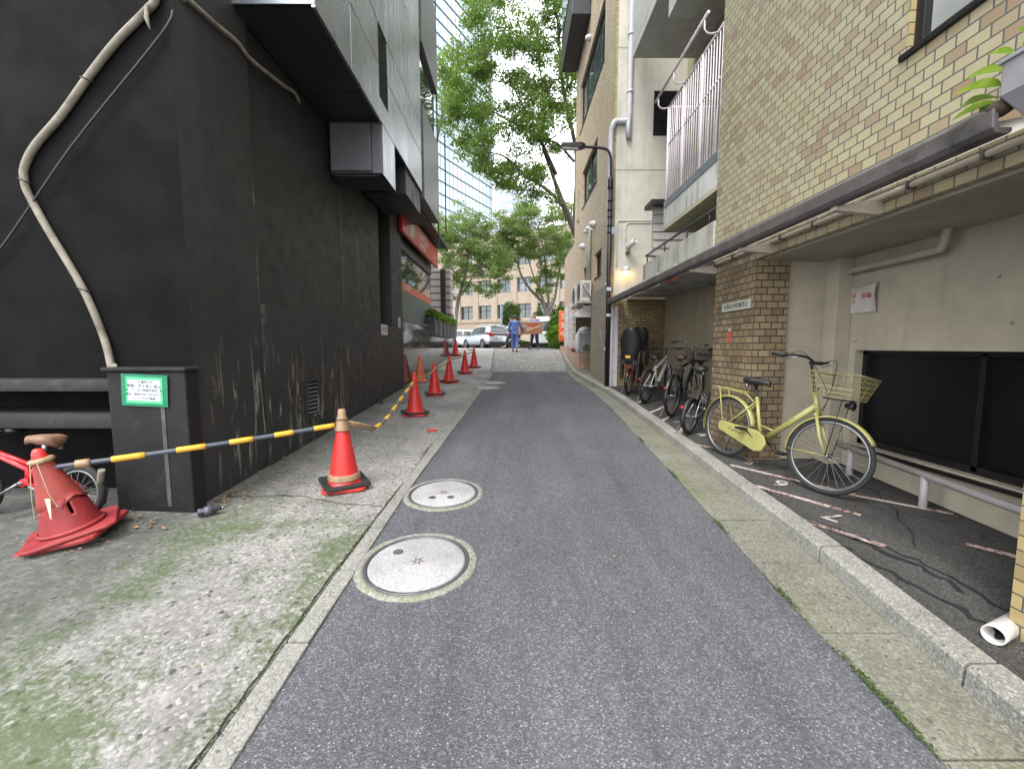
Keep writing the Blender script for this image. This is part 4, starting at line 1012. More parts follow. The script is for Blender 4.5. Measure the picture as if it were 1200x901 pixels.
m=MB(); m.box(2.55,2.56,5.4,7.2,3.87,3.98); m.build('balcony_flashing',plain('blue grey flashing',(.16,.175,.20),.4,.3),ap)
m=MB(); m.box(2.56,3.9,5.362,9.4,7.65,7.85); m.build('balcony_slab',M['slab_grey'],ap,bevel=.01)
m=MB(); m.box(2.56,2.68,5.362,9.4,7.85,9.0); m.build('upper_parapet',M['slab_grey'],ap)
m=MB(); m.box(2.66,3.1,5.6,7.6,7.12,7.649); m.build('hanging_beam',M['slab_grey'],ap,bevel=.006)
m=MB(); m.box(2.8,3.9,8.5,8.56,2.82,4.3)
m.build('siding_wall',M['siding'],ap)
mb=MB()
for i in range(9): mb.obox((3.35,8.48,2.95+i*.16),(1.1,.02,.15),Euler((R(-8),0,0)))
mb.build('siding_boards',M['siding'],ap)
m=MB(); m.box(2.68,3.95,8.25,8.7,4.3,4.38); m.build('siding_roof',M['dark_metal'],ap)
mb=MB()
for i in range(7): mb.box(3.0+i*.09,3.03+i*.09,6.2,6.23,2.82,3.5)
mb.build('lattice',M['black_metal'],ap)
# things on the near building
hp=thing('rain_hopper','grey rainwater hopper at the near end of the canopy gutter','rain hopper',(2.3,1.86,2.6))
mb=MB(); mb.loft([[(-.13,-.1,.2),(.13,-.1,.2),(.13,.1,.2),(-.13,.1,.2)],[(-.13,-.1,.06),(.13,-.1,.06),(.13,.1,.06),(-.13,.1,.06)],[(-.06,-.06,-.04),(.06,-.06,-.04),(.06,.06,-.04),(-.06,.06,-.04)]],smooth=False); mb.build('hopper_box',M['grey_plastic'],hp,bevel=.008)
MB().box(-.14,.14,-.11,.11,.195,.215).build('rim',M['grey_plastic'],hp,bevel=.004)
MB().tube(smooth_pts([(0,0,-.04),(0,0,-.1),(.05,-.05,-.14),(.16,-.2,-.15)],3),.045,12).build('outlet_pipe',M['pipe_white'],hp)
pl=thing('gutter_weed','green weed with pink tips sprouting from the canopy gutter end','plant',(2.22,2.0,2.63))
MB().tube([(0,0,-.03),(.01,0,.08),(.03,-.02,.2),(.06,-.05,.3)],[.006,.005,.004,.002],6).build('stem',M['stem'],pl)
MB().ball((0,0,.0),.05,6,sc=(1,1,.7)).build('soil_clump',M['soil'],pl)
lf=MB(); rr=random.Random(4)
def leaf(mb,base,dirv,L,Wd,droop=.3):
    d=Vector(dirv).normalized(); s=d.cross(Vector((0,0,1)));
    s=s.normalized() if s.length>.05 else Vector((1,0,0)); u=s.cross(d); P=[]
    for i in range(7):
        t=i/6; w=Wd*math.sin(PI*(t**.8))*.5+.0006; c=Vector(base)+d*L*t-Vector((0,0,droop*L*t*t))
        P.append((c+s*w+u*w*.35,c,c-s*w+u*w*.35))
    for a,b in zip(P,P[1:]): mb.add([*a,*b],[(0,1,4,3),(1,2,5,4)],0,True)
for b,d,L,w in (((.0,0,.03),(-.5,.8,.2),.15,.05),((.0,0,.05),(-.2,.9,.5),.16,.055),((.01,0,.1),(-.75,.5,.35),.17,.06),((.02,-.01,.16),(-.6,.6,.4),.15,.05),((.02,-.01,.15),(.5,-.5,.35),.14,.085),((.03,-.02,.22),(-.5,.5,.6),.11,.04),((.05,-.04,.27),(.6,-.6,.3),.12,.05),((.05,-.04,.28),(-.3,.3,.9),.08,.03),((.04,-.03,.24),(.2,-.9,.2),.13,.05),((.0,0,.02),(.3,.8,.3),.12,.05)):
    leaf(lf,b,d,L*1.05,w*1.6)
lf.build('leaves',leafmat('fresh weed leaves',(.13,.24,.03),(.2,.32,.05),(.26,.36,.09)),pl,recalc=False)
lf=MB(); leaf(lf,(.06,-.05,.3),(.4,-.5,.5),.06,.03); leaf(lf,(.06,-.05,.29),(.7,-.2,.1),.06,.03); lf.build('pink_tip',plain('pink young leaves',(.42,.08,.16),.5),pl,recalc=False)
s=thing('wall_plate','long off white no bicycles plate screwed to the brick pillar','sign',(XF-.004,4.79,2.018))
p=flat(MB(),.60,.098,face_M((0,0,0),(0,-1,0)),0,.006).build('plate',M['sign_plate'],s)
text_mesh('plate_text','社員以外駐輪禁止',.066,M['ink'],face_M((-.0075,0,0),(0,-1,0)),p,.0004)
s=thing('sticker','small orange red sticker on the brick pillar under the long plate','sticker',(XF-.003,4.9,1.67))
p=flat(MB(),.06,.125,face_M((0,0,0),(0,-1,0)),0,.002).build('film',M['sticker_red'],s)
flat(MB(),.05,.035,face_M((0,0,.085),(0,-1,0)),0,.002).build('white_tag',M['sign_plate'],s)
mb=MB()
for i in range(6): flat(mb,.016,.012,face_M((-.0025,0,.045-.018*i),(0,-1,0)),0,.0006)
mb.build('print_marks',M['ink'],p)
# curled paper on the recess wall
pn=thing('curled_notice','curled white paper notice with faded red handwriting on the recess wall','notice',(XB-.006,4.3,2.03))
def pf(u,v):
    y=.0-(u)*.34; z=(v-.5)*.29; k=0
    if v>.72: k=.05*((v-.72)/.28)**1.2*math.sin(PI*min(1,u*1.05))
    k+=.05*max(0,(u-.75)/.25)**2*(1-abs(v-.6))
    zz=z-(.05*max(0,(v-.75)/.25)*math.sin(PI*u))
    return (-.004-k,y,zz)
po=MB().grid(pf,16,12).build('sheet',plain('aged white paper',(.52,.49,.47),.8,0,.08),pn); po.modifiers.new('th','SOLIDIFY').thickness=.002
text_mesh('handwriting','駐輪',.06,M['red_ink'],face_M((-.012,-.2,.02),(0,-1,0),(0,.1,1)),po,.0004)
text_mesh('handwriting','禁',.045,M['red_ink'],face_M((-.012,-.055,.03),(0,-1,0)),po,.0004); text_mesh('handwriting','示',.045,M['red_ink'],face_M((-.012,-.055,-.03),(0,-1,0)),po,.0004)
# low guard pipe
gp=thing('guard_rail','low lilac grey pipe rail in front of the dark recess window','rail',(3.3,3.2,0)); gp.location=(0,0,0)
MB().tube([(3.28,4.1,gz(4.1)+.36),(3.28,0,gz(0)+.36)],.03,12).build('rail_pipe',M['rail_pipe'],gp)
for y in (3.95,3.22,2.0): MB().tube([(3.28,y,gz(y)+.0),(3.28,y,gz(y)+.35)],.028,12).build('post',M['rail_pipe'],gp)
pm=at(1164,744,1.86)
pv=thing('drain_pipe_end','open white drain pipe end poking from the near brick pillar','pipe',pm)
Mp=face_M((0,0,0),(.35,-.93,0)) 
ax=Vector((-.9,-.42,.06)).normalized(); q=ax.to_track_quat('Z','Y').to_matrix().to_4x4()
MB().lathe([(.038,-.4),(.038,0),(.044,0),(.044,-.05),(.044,-.4)],24,q,closed=True).build('pipe_body',M['pipe_white'],pv)
MB().lathe([(.0001,-.12),(.0375,-.12)],24,q).build('pipe_inside',M['pipe_dark'],pv)
# clutter under the far canopy
o=MB().tube([(2.45,6.4,2.6),(2.5,6.75,2.63),(2.52,7.0,2.64)],[.05,.045,.012],8).build('folded_umbrella',plain('faded red cloth',(.45,.08,.06),.7)); tag(o,'folded red umbrella lying on the canopy beams above the bicycles','umbrella')
o=MB().tube([(2.42,7.0,2.6),(2.5,7.5,2.64),(2.48,7.9,2.63)],[.035,.05,.03],8).build('white_bundle',M['bag']); tag(o,'white plastic bundle tucked under the far canopy beside the red umbrella','bundle')

# ================================================================== tan tiled office building with white side wall
of=thing('tiled_office_building','narrow tan tiled office building with white side wall and ribbon windows','building')
XS=2.3; YS=9.86
recess=(12.0,15.68,.3,2.74)
wins=[(11.0,14.7,8.7,10.2),(11.7,14.1,6.05,7.2),(10.95,11.8,3.45,4.1),(13.15,13.65,3.4,4.05),(14.75,14.95,5.9,6.95),(11.0,14.7,11.6,13.1)]
def wall_with_holes(x0,x1,y0,y1,z0,z1,holes):
    ys=sorted({y0,y1,*[h[0] for h in holes],*[h[1] for h in holes]}); zs=sorted({z0,z1,*[h[2] for h in holes],*[h[3] for h in holes]})
    m=MB()
    for a,b in zip(ys,ys[1:]):
        for c,d in zip(zs,zs[1:]):
            if any(h[0]<=a and b<=h[1] and h[2]<=c and d<=h[3] for h in holes): continue
            m.box(x0,x1,a,b,c,d)
    return m
wall_with_holes(XS,XS+.2,YS+.02,15.7,.3,16,wins+[recess]).build('tile_wall',M['brick_office'],of)
m=MB(); m.box(XS+.21,8,YS+.4,15.7,2.75,16); m.box(XS+.21,8,YS+.4,11.95,.3,2.75); m.box(2.95,8,11.95,15.7,.3,2.75); m.build('core',M['black_deep'],of)
m=MB(); m.box(XS+.06,8,YS-.02,YS+.3,.3,16); m.build('side_wall',M['stucco_white'],of)
m=MB(); m.box(XS-.003,XS+.058,YS-.015,YS+.02,.3,16); m.build('corner_trim',M['brick_end'],of)
mb=MB()
for z in (5.55,8.15,11.2): mb.box(XS+.06,8,YS-.024,YS-.018,z,z+.02)
mb.build('wall_joint',plain('grey wall joint',(.3,.28,.26),.8),of)
for (y0,y1,z0,z1) in wins:
    m=MB(); t_=.05; x0=XS+.07; x1=XS+.13
    m.box(x0,x1,y0,y0+t_,z0,z1).box(x0,x1,y1-t_,y1,z0,z1).box(x0,x1,y0+t_,y1-t_,z0,z0+t_).box(x0,x1,y0+t_,y1-t_,z1-t_,z1)
    nm_=max(0,int((y1-y0)/.9))
    for i in range(1,nm_): 
        yy=y0+(y1-y0)*i/nm_; m.box(x0+.002,x1-.002,yy-.02,yy+.02,z0+t_,z1-t_)
    f=m.build('window',M['frame_dark'],of)
    MB().box(XS+.1,XS+.11,y0+.03,y1-.03,z0+.03,z1-.03).build('pane',M['office_glass'] if z0>5 else M['window_dark'],f)
    MB().box(XS-.02,XS+.06,y0-.02,y1+.02,z0-.035,z0-.002).build('sill',M['frame_dark'],f)
# projecting bay at the top far end
m=MB(); m.box(1.75,2.29,13.0,15.6,11.2,14.5); b=m.build('top_bay',M['dark_metal'],of,bevel=.02)
MB().box(1.73,1.748,13.2,15.4,12.2,14.2).box(1.8,2.25,12.98,12.998,12.2,14.2).build('bay_window',M['office_glass'],b)
for (y,z,r_) in ((11.9,9.35+1.5,.09),(13.0,10.55,.09),(11.9,4.95,.1),(12.5,5.0,.07),(12.8,5.0,.07),(13.6,4.75,.1)):
    mb=MB(); mb.lathe([(r_,-.02),(r_,.02),(r_*.95,.07),(r_*.7,.12),(r_*.3,.15),(.0005,.155)],16,face_M((XS-.01,y,z),(0,-1,0))); mb.build('vent_hood',M['pipe_grey'],of)
for (y,z0,z1) in ((12.35,3.3,4.9),(12.6,3.3,4.85)):
    MB().tube([(XS-.05,y,z0),(XS-.05,y,z1),(XS+.02,y,z1+.06)],.045,10).build('riser_pipe',M['pipe_cream'],of)
m=MB(); m.box(XS-.05,XS-.004,YS+.05,11.95,.3,3.05); m.build('long_tile_base',M['brick_grey'],of)
m=MB(); m.box(2.44,8,15.71,19.6,1.0,5.6); m.build('pink_wall',M['pink_plaster'],of)
m=MB(); m.box(2.17,2.94,13.5,15.9,.6,1.36); m.box(2.28,2.94,15.9,19.7,.8,1.62); m.build('pink_base',M['pink_tile'],of,bevel=.006)
m=MB(); m.box(2.0,2.3,12.3,13.2,2.55,2.58); 
o=MB().lathe([(.42,0),(.40,.12),(.34,.22),(.26,.28)],24,face_M((2.22,12.4,2.32),(0,1,0),(0,0,1))); 
mb=MB(); n=12
mb.grid(lambda u,v:(2.29-.42*math.sin(u*PI/2),12.2+v*.9,2.42+.34*math.cos(u*PI/2)),10,3)
mb.add([(2.29,12.2,2.42)]+[(2.29-.42*math.sin(i/10*PI/2),12.2,2.42+.34*math.cos(i/10*PI/2)) for i in range(11)],[(0,i+1,i+2) for i in range(10)])
aw=mb.build('awning_hood',M['ac_white'],of); aw.modifiers.new('th','SOLIDIFY').thickness=.012
# drain pipe
dp=[(2.62,YS-.08,14),(2.62,YS-.08,6.75),(2.60,YS-.08,6.62),(2.52,YS-.08,6.58),(2.33,YS-.08,6.58),(2.27,YS-.08,6.52),(2.24,YS-.04,6.4)]
d=tag(MB().tube(smooth_pts(dp,4)+[(2.235,YS-.03,5.9),(2.235,YS-.03,.66)],.06,14).build('downpipe',M['pipe_grey'],of))
mb=MB()
for z in (8.4,7.2,10.4): mb.lathe([(.07,-.03),(.075,0),(.07,.03)],16,Matrix.Translation((2.62,YS-.08,z)))
for z in (5.2,3.0,1.5): mb.lathe([(.07,-.03),(.072,0),(.07,.03)],16,Matrix.Translation((2.235,YS-.03,z)))
mb.build('pipe_collar',M['pipe_grey'],of)
MB().tube([(2.68,YS-.08,8.3),(2.9,YS-.08,8.3)],.05,10).build('pipe_branch',M['pipe_grey'],of)
MB().tube(smooth_pts([(2.42,YS-.03,3.4),(2.42,YS-.03,4.35),(2.46,YS-.03,4.42),(2.56,YS-.03,4.44),(3.6,YS-.03,4.44)],4),.016,8).build('wall_conduit',M['stucco_white'],of)
MB().tube(smooth_pts([(2.62,YS-.03,4.0),(2.62,YS-.03,4.3),(2.66,YS-.03,4.37),(2.74,YS-.03,4.39),(3.6,YS-.03,4.39)],4),.014,8).build('wall_conduit',M['stucco_white'],of)
lv=MB().box(3.18,3.85,YS-.035,YS-.021,6.3,7.25).build('wall_louver',M['frame_dark'],of)
mb=MB()
for i in range(16): mb.obox((3.515,YS-.05,6.34+i*.057),(.65,.045,.008),Euler((R(-35),0,0)))
mb.build('louver_slats',M['dark_metal'],lv)
m=MB(); m.box(2.40,2.47,YS-.1,YS-.06,.6,2.5); m.box(2.29,2.33,YS-.14,YS-.1,.6,2.5); m.build('door_frame',M['pipe_grey'],of)
m=MB(); m.box(2.33,2.40,YS-.085,YS-.075,.62,2.45); m.build('side_door',plain('pale pink steel door',(.5,.44,.45),.4),of)
# lamp pole
lp=thing('street_lamp','dark brown street lamp on a slim pole beside the white drainpipe','street lamp',(2.21,9.68,gz(9.68)))
z0=gz(9.68)
MB().tube([(0,0,-.1),(0,0,4.7)],.048,14).build('pole',M['lamp_pole'],lp)
MB().tube([(0,0,4.68)]+smooth_pts([(0,0,4.7),(0,0,5.15),(-.04,0,5.32),(-.16,0,5.42),(-.62,0,5.46)],5),.03,12).build('arm',M['lamp_pole'],lp)
mb=MB(); mb.lathe([(.055,4.55),(.06,4.56),(.06,4.75),(.05,4.8)],16)
mb.build('pole_joint',M['black_metal'],lp)
for z in (3.6,3.75,3.95,4.1,4.3): MB().lathe([(.054,z-.02),(.06,z),(.054,z+.02)],14).build('band_clamp',M['black_metal'],lp)
lh=MB(); lh.loft([[(-.58,-.05,5.43),(-.58,.05,5.43),(-.58,.05,5.51),(-.58,-.05,5.51)],[(-.68,-.085,5.41),(-.68,.085,5.41),(-.68,.085,5.53),(-.68,-.085,5.53)],[(-1.12,-.085,5.435),(-1.12,.085,5.435),(-1.12,.085,5.52),(-1.12,-.085,5.52)]],smooth=False)
ho=lh.build('lamp_head',M['lamp_pole'],lp,bevel=.012)
MB().loft([[(-.74,-.07,5.42),(-.74,.07,5.42),(-.74,.05,5.385),(-.74,-.05,5.385)],[(-1.1,-.07,5.44),(-1.1,.07,5.44),(-1.1,.05,5.405),(-1.1,-.05,5.405)]],smooth=False).build('lens',M['lens'],ho)
mb=MB(); mb.box(.03,.09,-.09,-.02,3.55,3.7); mb.build('small_sensor',plain('blue grey sensor',(.3,.4,.5),.4),lp)
mb=MB().box(-.05,.05,-.053,-.049,1.72,1.78).box(-.05,.05,-.053,-.049,2.3,2.38); mb.build('pole_sticker',M['paper'],lp)
# security camera and lit wall lamp
cm=thing('security_camera','white bullet security camera on the white side wall above the lit lamp','camera',(2.66,YS-.03,3.72))
mb=MB(); mb.tube([(0,0,0),(.0,-.1,-.02),(.02,-.16,.1)],.025,8); mb.lathe([(.05,-.01),(.05,.02)],14,face_M((0,0,0),(1,0,0))); mb.build('mount',M['conduit'],cm)
a=Matrix.Translation((.05,-.2,.16))@Euler((R(68),0,R(28))).to_matrix().to_4x4()
MB().lathe([(.0005,-.17),(.05,-.165),(.062,-.15),(.062,.12),(.055,.125),(.05,.11),(.0005,.11)],18,a).build('camera_body',M['ac_white'],cm)
wl=thing('wall_lamp','small lit amber wall lamp below the security camera','lamp',(2.62,YS-.03,3.28))
MB().lathe([(.0005,.12),(.05,.115),(.075,.08),(.085,.03),(.08,.0)],18,Matrix.Translation((0,-.08,0))).build('lamp_hood',M['ac_white'],wl)
def emis(name,col,st):
    t=NT(name); t.set((.8,.5,.1),.4,**{'Emission Color':(*col,1),'Emission Strength':st}); return t.mat
MB().ball((0,-.09,-.03),.062,10).build('bulb',emis('amber lit bulb',(1,.58,.14),9.0),wl)
MB().box(-.03,.03,-.04,0,.0,.1).build('bracket',M['ac_white'],wl)
# air conditioners
def ac(label,y):
    t=thing('air_conditioner',label,'air conditioner',(2.1,y,2.86),(0,0,0),'air conditioner units on wall brackets')
    b=MB().box(-.16,.15,-.36,.36,0,.58).build('casing',M['ac_white'],t,bevel=.012)
    MB().lathe([(.22,0),(.235,.008),(.22,.012)],24,face_M((-.162,-.08,.29),(0,-1,0))).build('fan_guard',M['dark_metal'],b)
    mb=MB()
    for i in range(9): mb.box(-.1,.1,-.368,-.361,.12+i*.045,.135+i*.045)
    mb.build('side_grille',M['dark_metal'],b)
    mb=MB(); mb.box(-.18,.2,-.34,-.30,-.04,-.003); mb.box(-.18,.2,.30,.34,-.04,-.003); mb.tube([(-.15,-.32,-.03),(.19,-.32,-.35)],.016,6); mb.tube([(-.1,-.4,.5),(.19,-.4,-.02)],.02,4); mb.tube([(-.15,.32,-.03),(.19,.32,-.35)],.016,6); mb.box(-.2,.2,-.42,.42,-.06,-.04); mb.build('wall_bracket',M['bracket'],t)
ac('nearer boxy air conditioner unit on a rusty wall bracket',12.35)
ac('farther air conditioner unit behind the first on the tan wall',13.35)
# bin with bags on the pink base
bn=thing('refuse_bin','grey white lidded refuse bin stuffed with bags on the pink tiled base','bin',(2.46,14.0,1.36))
MB().loft([[(-.19,-.19,0),(.19,-.19,0),(.19,.19,0),(-.19,.19,0)],[(-.25,-.25,.62),(.25,-.25,.62),(.25,.25,.62),(-.25,.25,.62)]],smooth=False).build('bin_body',M['bin'],bn,bevel=.03)
MB().box(-.27,.27,-.27,.27,.6,.66).build('rim',M['bin'],bn,bevel=.02)
MB().lathe([(.26,.66),(.24,.78),(.14,.86),(.0005,.88)],20).build('lid',M['bag'],bn)
mb=MB(); rr=random.Random(2)
mb.ball((-.27,-.1,.35),.2,10,sc=(.5,1,1.7)); mb.v=[(x+rr.uniform(-.02,.02),y+rr.uniform(-.02,.02),max(0.01,z+rr.uniform(-.02,.02))) for x,y,z in mb.v]; mb.build('plastic_bag',M['bag'],bn)
mb=MB(); mb.prism([(-.12,.0),(.12,.0),(.13,.14),(0,.26),(-.13,.14)],face_M((0,-.225,.06),(1,0,0)),0,.004); mb.build('stain_mark',plain('mossy stain on bin',(.2,.2,.12),.8,0,.6,20),bn)
for lab,y,x in (('tall board of printed posters nearer the refuse bin',15.75,2.26),('tall board of printed posters farther from the refuse bin',17.6,2.34)):
    t=thing('poster_board',lab,'notice board',(x,y,1.5),(0,0,0),'poster boards along the pink wall')
    MB().box(-.05,.06,-.55,.55,0,1.75).build('board',plain('pinkish board frame',(.5,.36,.29),.6),t,bevel=.01)
    mb=MB(); rr=random.Random(int(y*10))
    for i in range(3):
        for j in range(5): mb.box(-.058,-.0505,-.5+i*.34,-.5+i*.34+.3,.06+j*.34,.06+j*.34+.3)
    mb.build('poster',M['poster_mix'],t)
    mb=MB()
    for j in range(4): mb.box(-.03,.04,-.558,-.551,.1+j*.4,.4+j*.4)
    mb.build('edge_poster',M['poster_mix'],t)
fl=thing('banner_flag','tall orange banner flag on a pole beside the bright shrub','flag',(2.5,20.6,1.4))
MB().tube([(0.28,0,0),(0.28,0,2.2)],.014,8).build('flag_pole',M['ac_white'],fl)
ff=MB().grid(lambda u,v:(-.2+.46*u,.03*math.sin(u*5+v*4),.42+1.5*v),8,12).build('banner',M['orange_flag'],fl); ff.modifiers.new('t','SOLIDIFY').thickness=.004
for i,ch in enumerate('営業中'): text_mesh('banner_text',ch,.34,M['sign_white'],face_M((.03,-.045,1.62-.42*i),(1,0,0)),ff,.002)
mb=MB()
for c_,y_,z_ in ((M['ink'],0,0),): pass
st=thing('wall_stickers','small pink and white tags stuck to the grey green tile base','sticker',(XS-.056,10.6,1.9))
flat(MB(),.1,.2,face_M((0,0,0),(0,-1,0)),0,.004).build('white_tag',M['paper'],st); flat(MB(),.1,.17,face_M((0,-.35,.25),(0,-1,0)),0,.004).build('pink_tag',plain('pink tag',(.6,.12,.15),.5),st)
# ================================================================== bicycles
def wheel_mesh(Rw, tw, spokes=28, rim=None, hubw=.05):
    rm=MB(); X90=Matrix.Rotation(PI/2,4,'X')
    ri=Rw-tw*2
    rm.lathe([(ri-.012,-.011),(ri+.004,-.013),(ri+.006,0),(ri+.004,.013),(ri-.012,.011),(ri-.016,0)],48,X90,closed=True)
    sp=MB()
    for k in range(spokes):
        a=2*PI*k/spokes; a2=a+(.55 if k%4<2 else -.55)*.5; s=1 if k%2 else -1
        sp.tube([(.018*math.cos(a2),s*hubw*.6,.018*math.sin(a2)),((ri-.01)*math.cos(a),0,(ri-.01)*math.sin(a))],.0014,4,cap=False)
    sp.lathe([(.012,-hubw),(.022,-hubw*.7),(.014,-hubw*.5),(.014,hubw*.5),(.022,hubw*.7),(.012,hubw)],14,X90)
    ty=MB(); rc=Rw-tw; prof=[(rc+tw*math.cos(t),tw*.95*math.sin(t)) for t in [2*PI*i/12 for i in range(12)]]
    ty.lathe(prof,56,X90,closed=True)
    return rm,sp,ty
def add_wheel(parent,c,Rw,tw,Mx,rimmat,spokes=28):
    T=Mx@Matrix.Translation(c)
    rm,sp,ty=wheel_mesh(Rw,tw,spokes)
    w=sp.xf(T).build('wheel',M['steel'],parent,uv=False)
    rm.xf(T).build('rim',rimmat,w,uv=False); ty.xf(T).build('tyre',M['tyre'],w,uv=False)
    return w
def fender(parent,c,Rw,a0,a1,mat,Mx,w=.034,name='fender'):
    secs=[]; n=22; r=Rw+.018
    for i in range(n+1):
        a=R(a0+(a1-a0)*i/n); row=[]
        for k in range(7):
            u=(k-3)/3; rr_=r-.014*u*u*abs(u)-.004*u*u; row.append(Vector((c[0]+rr_*math.cos(a),w*u,c[2]+rr_*math.sin(a))))
        secs.append(row)
    mb=MB().loft(secs,cap=False,closed=False); mb.xf(Mx); o=mb.build(name,mat,parent,uv=False,recalc=False); o.modifiers.new('th','SOLIDIFY').thickness=.002
    return o
def basket(mb,o,lx,wy,hz,flare=.05,nx=7,ny=8,nz=5,r=.0022):
    """wire basket, o=bottom centre rear"""
    def P(u,v,w): # u along x 0..1, v across -1..1, w height 0..1
        f=flare*w; return (o[0]-f*.3+(lx+f*1.3)*u, o[1]+(wy/2+f)*v, o[2]+hz*w)
    for k in range(nz+1):
        w=k/nz; mb.tube([P(0,-1,w),P(1,-1,w),P(1,1,w),P(0,1,w)],r*(2.2 if k==nz else 1),5,closed=True,cap=False)
    for i in range(nx+1):
        u=i/nx
        mb.tube([P(u,-1,1),P(u,-1,0),P(u,1,0),P(u,1,1)],r,4,cap=False)
    for j in range(1,ny):
        v=-1+2*j/ny; mb.tube([P(0,v,1),P(0,v,0),P(1,v,0),P(1,v,1)],r,4,cap=False)
def bicycle(label, loc, heading, style='city', col=None, steer=0, lean=0, pitch=0, Rw=.33, tw=.019, wb=1.08, group=None,
            seat_h=.88, bar_h=1.02, has_basket=False, rack=False, rackmat=None, child_seat=False, front_seat=False, fmat=None, rim=None,
            saddlemat=None, basketmat=None, chaincase=False, name='bicycle', barcol=None, text=None,fendmat=None, fender_rear=True, fender_front=True, reflector=True, stand=True, seat_post=None, swept=True, bar_w=.29, grips=None, gripmat=None):
    t=thing(name,label,'bicycle',loc,(0,0,0),group)
    t.matrix_world=Matrix.Translation(loc)@Matrix.Rotation(heading,4,'Z')@Matrix.Rotation(-pitch,4,'Y')@Matrix.Rotation(lean,4,'X')
    rot=(Matrix.Rotation(heading,4,'Z')@Matrix.Rotation(-pitch,4,'Y')@Matrix.Rotation(lean,4,'X')).to_euler(); t.location=loc; t.rotation_euler=rot
    fm=fmat or col; rim=rim or M['alloy']; I=Matrix()
    bb=Vector((.44 if style!='fold' else .42,0,.285)); rear=Vector((0,0,Rw)); front=Vector((wb,0,Rw))
    st_top=Vector((bb.x-(.13 if style!='fold' else .12),0,seat_h-.16 if style!='fold' else min(.56,seat_h-.14)))
    ht=Vector((wb-.20 if style!='fold' else wb-.12,0,max(Rw*2+.17,.80) if style!='fold' else .62)); hb=ht+Vector((.045,0,-.14))
    axis=(ht-hb).normalized()
    S=Matrix.Translation(hb)@Matrix.Rotation(steer,4,axis)@Matrix.Translation(-hb)
    f=MB()
    if style=='city':
        f.tube([hb+axis*.05,bb+Vector((.03,0,.02))],.027,12); f.tube([bb,st_top],.017,10)
        f.tube([bb.lerp(st_top,.36),(hb+axis*.05).lerp(bb,.72)],.008,8)
    elif style=='mtb':
        f.tube([hb+axis*.03,bb],.036,12); f.tube([ht-axis*.02,st_top+Vector((0,0,-.05))],.028,12); f.tube([bb,st_top],.018,10)
    elif style=='diamond':
        f.tube([hb+axis*.03,bb],.023,10); f.tube([ht-axis*.02,st_top],.02,10); f.tube([bb,st_top],.016,10)
    else:
        f.tube([hb+axis*.05,bb+Vector((0,0,.1)),bb],.03 if Rw>.22 else .019,12); f.tube([bb,bb.lerp(st_top,.75)],.02,10)
        if style=='fold': f.tube([hb+axis*.07,bb.lerp(st_top,.6)],.016,10)
    f.tube([hb-axis*.02,ht+axis*.02],.021,12)
    for s in (-1,1):
        f.tube([bb+Vector((0,s*.03,0)),rear+Vector((0,s*.06,0))],.010,8)
        f.tube([st_top.lerp(bb,.12)+Vector((0,s*.018,0)),rear+Vector((0,s*.06,0))],.008,8)
    f.lathe([(.03,-.04),(.03,.04)],16,Matrix.Translation(bb)@Matrix.Rotation(PI/2,4,'X'))
    fr=f.build('frame',fm,t,uv=False)
    add_wheel(t,rear,Rw,tw,I,rim); add_wheel(t,front,Rw,tw,S,rim)
    fk=MB(); crown=hb-axis*.03
    for s in (-1,1): fk.tube([crown+Vector((0,s*.028,0)),crown.lerp(front,.55)+Vector((-.012,s*.05,0)),front+Vector((0,s*.055,0))],[.014,.013,.008],8)
    fk.tube([crown+Vector((0,-.045,0)),crown+Vector((0,.045,0))],.014,8); fk.xf(S).build('fork',fm,t,uv=False)
    if fender_rear: fender(t,rear,Rw,12,200,fendmat or fm,I)
    if fender_front:
        fo=fender(t,front,Rw,30,188,fm,S)
        mb=MB()
        for s in (-1,1): mb.tube([front+Vector((0,s*.06,0)),front+Vector((-(Rw+.01),s*.03,-.02))],.0035,5)
        mb.xf(S).build('fender_stay',fm,fo,uv=False)
    sp=MB(); stop=Vector((st_top.x-(seat_h-.04-st_top.z)*.28,0,seat_h-.04)); sp.tube([st_top.lerp(bb,.2),stop],.0135,10); sp.build('seat_post',seat_post or M['alloy'],t,uv=False)
    sd=MB(); L=[]
    for (x,w,h) in ((-.135,.045,.0),(-.12,.085,.012),(-.07,.105,.02),(-.01,.085,.018),(.06,.04,.012),(.12,.024,.004),(.135,.012,-.006)):
        row=[]
        for k in range(12):
            a=2*PI*k/12; z=h+ (.03*math.sin(a) if math.sin(a)>0 else .055*math.sin(a)*(1 if x<.05 else .6))
            row.append((stop.x+.03+x,w*math.cos(a),stop.z+.03+z))
        L.append(row)
    sdo=sd.loft(L).build('saddle',saddlemat or M['black_plastic'],t,uv=False)
    for s in (-1,1):
        MB().tube([(stop.x-.06,s*.055,stop.z+.01),(stop.x-.06,s*.055,stop.z-.045)],.018,8).build('saddle_spring',M['steel'],sdo,uv=False)
    # stem and bar
    hbm=MB(); top=ht+axis*(bar_h-ht.z)/axis.z; 
    hbm.tube([ht-axis*.02,top],.0125,10)
    if swept: pts=[(-.16,bar_w,.02),(-.05,bar_w*.93,.025),(.04,bar_w*.6,.03),(.05,bar_w*.25,.005),(.03,0,0)]
    else: pts=[(-.03,bar_w,.0),(0,bar_w*.5,0),(.0,0,0)]
    P=[top+Vector(p) for p in pts]; P=P+[Vector((p.x,-p.y,p.z)) for p in reversed(P[:-1])]
    hbm.tube(smooth_pts(P,4),.011,8); hbm.xf(S); hbo=hbm.build('handlebar',barcol or M['alloy'],t,uv=False)
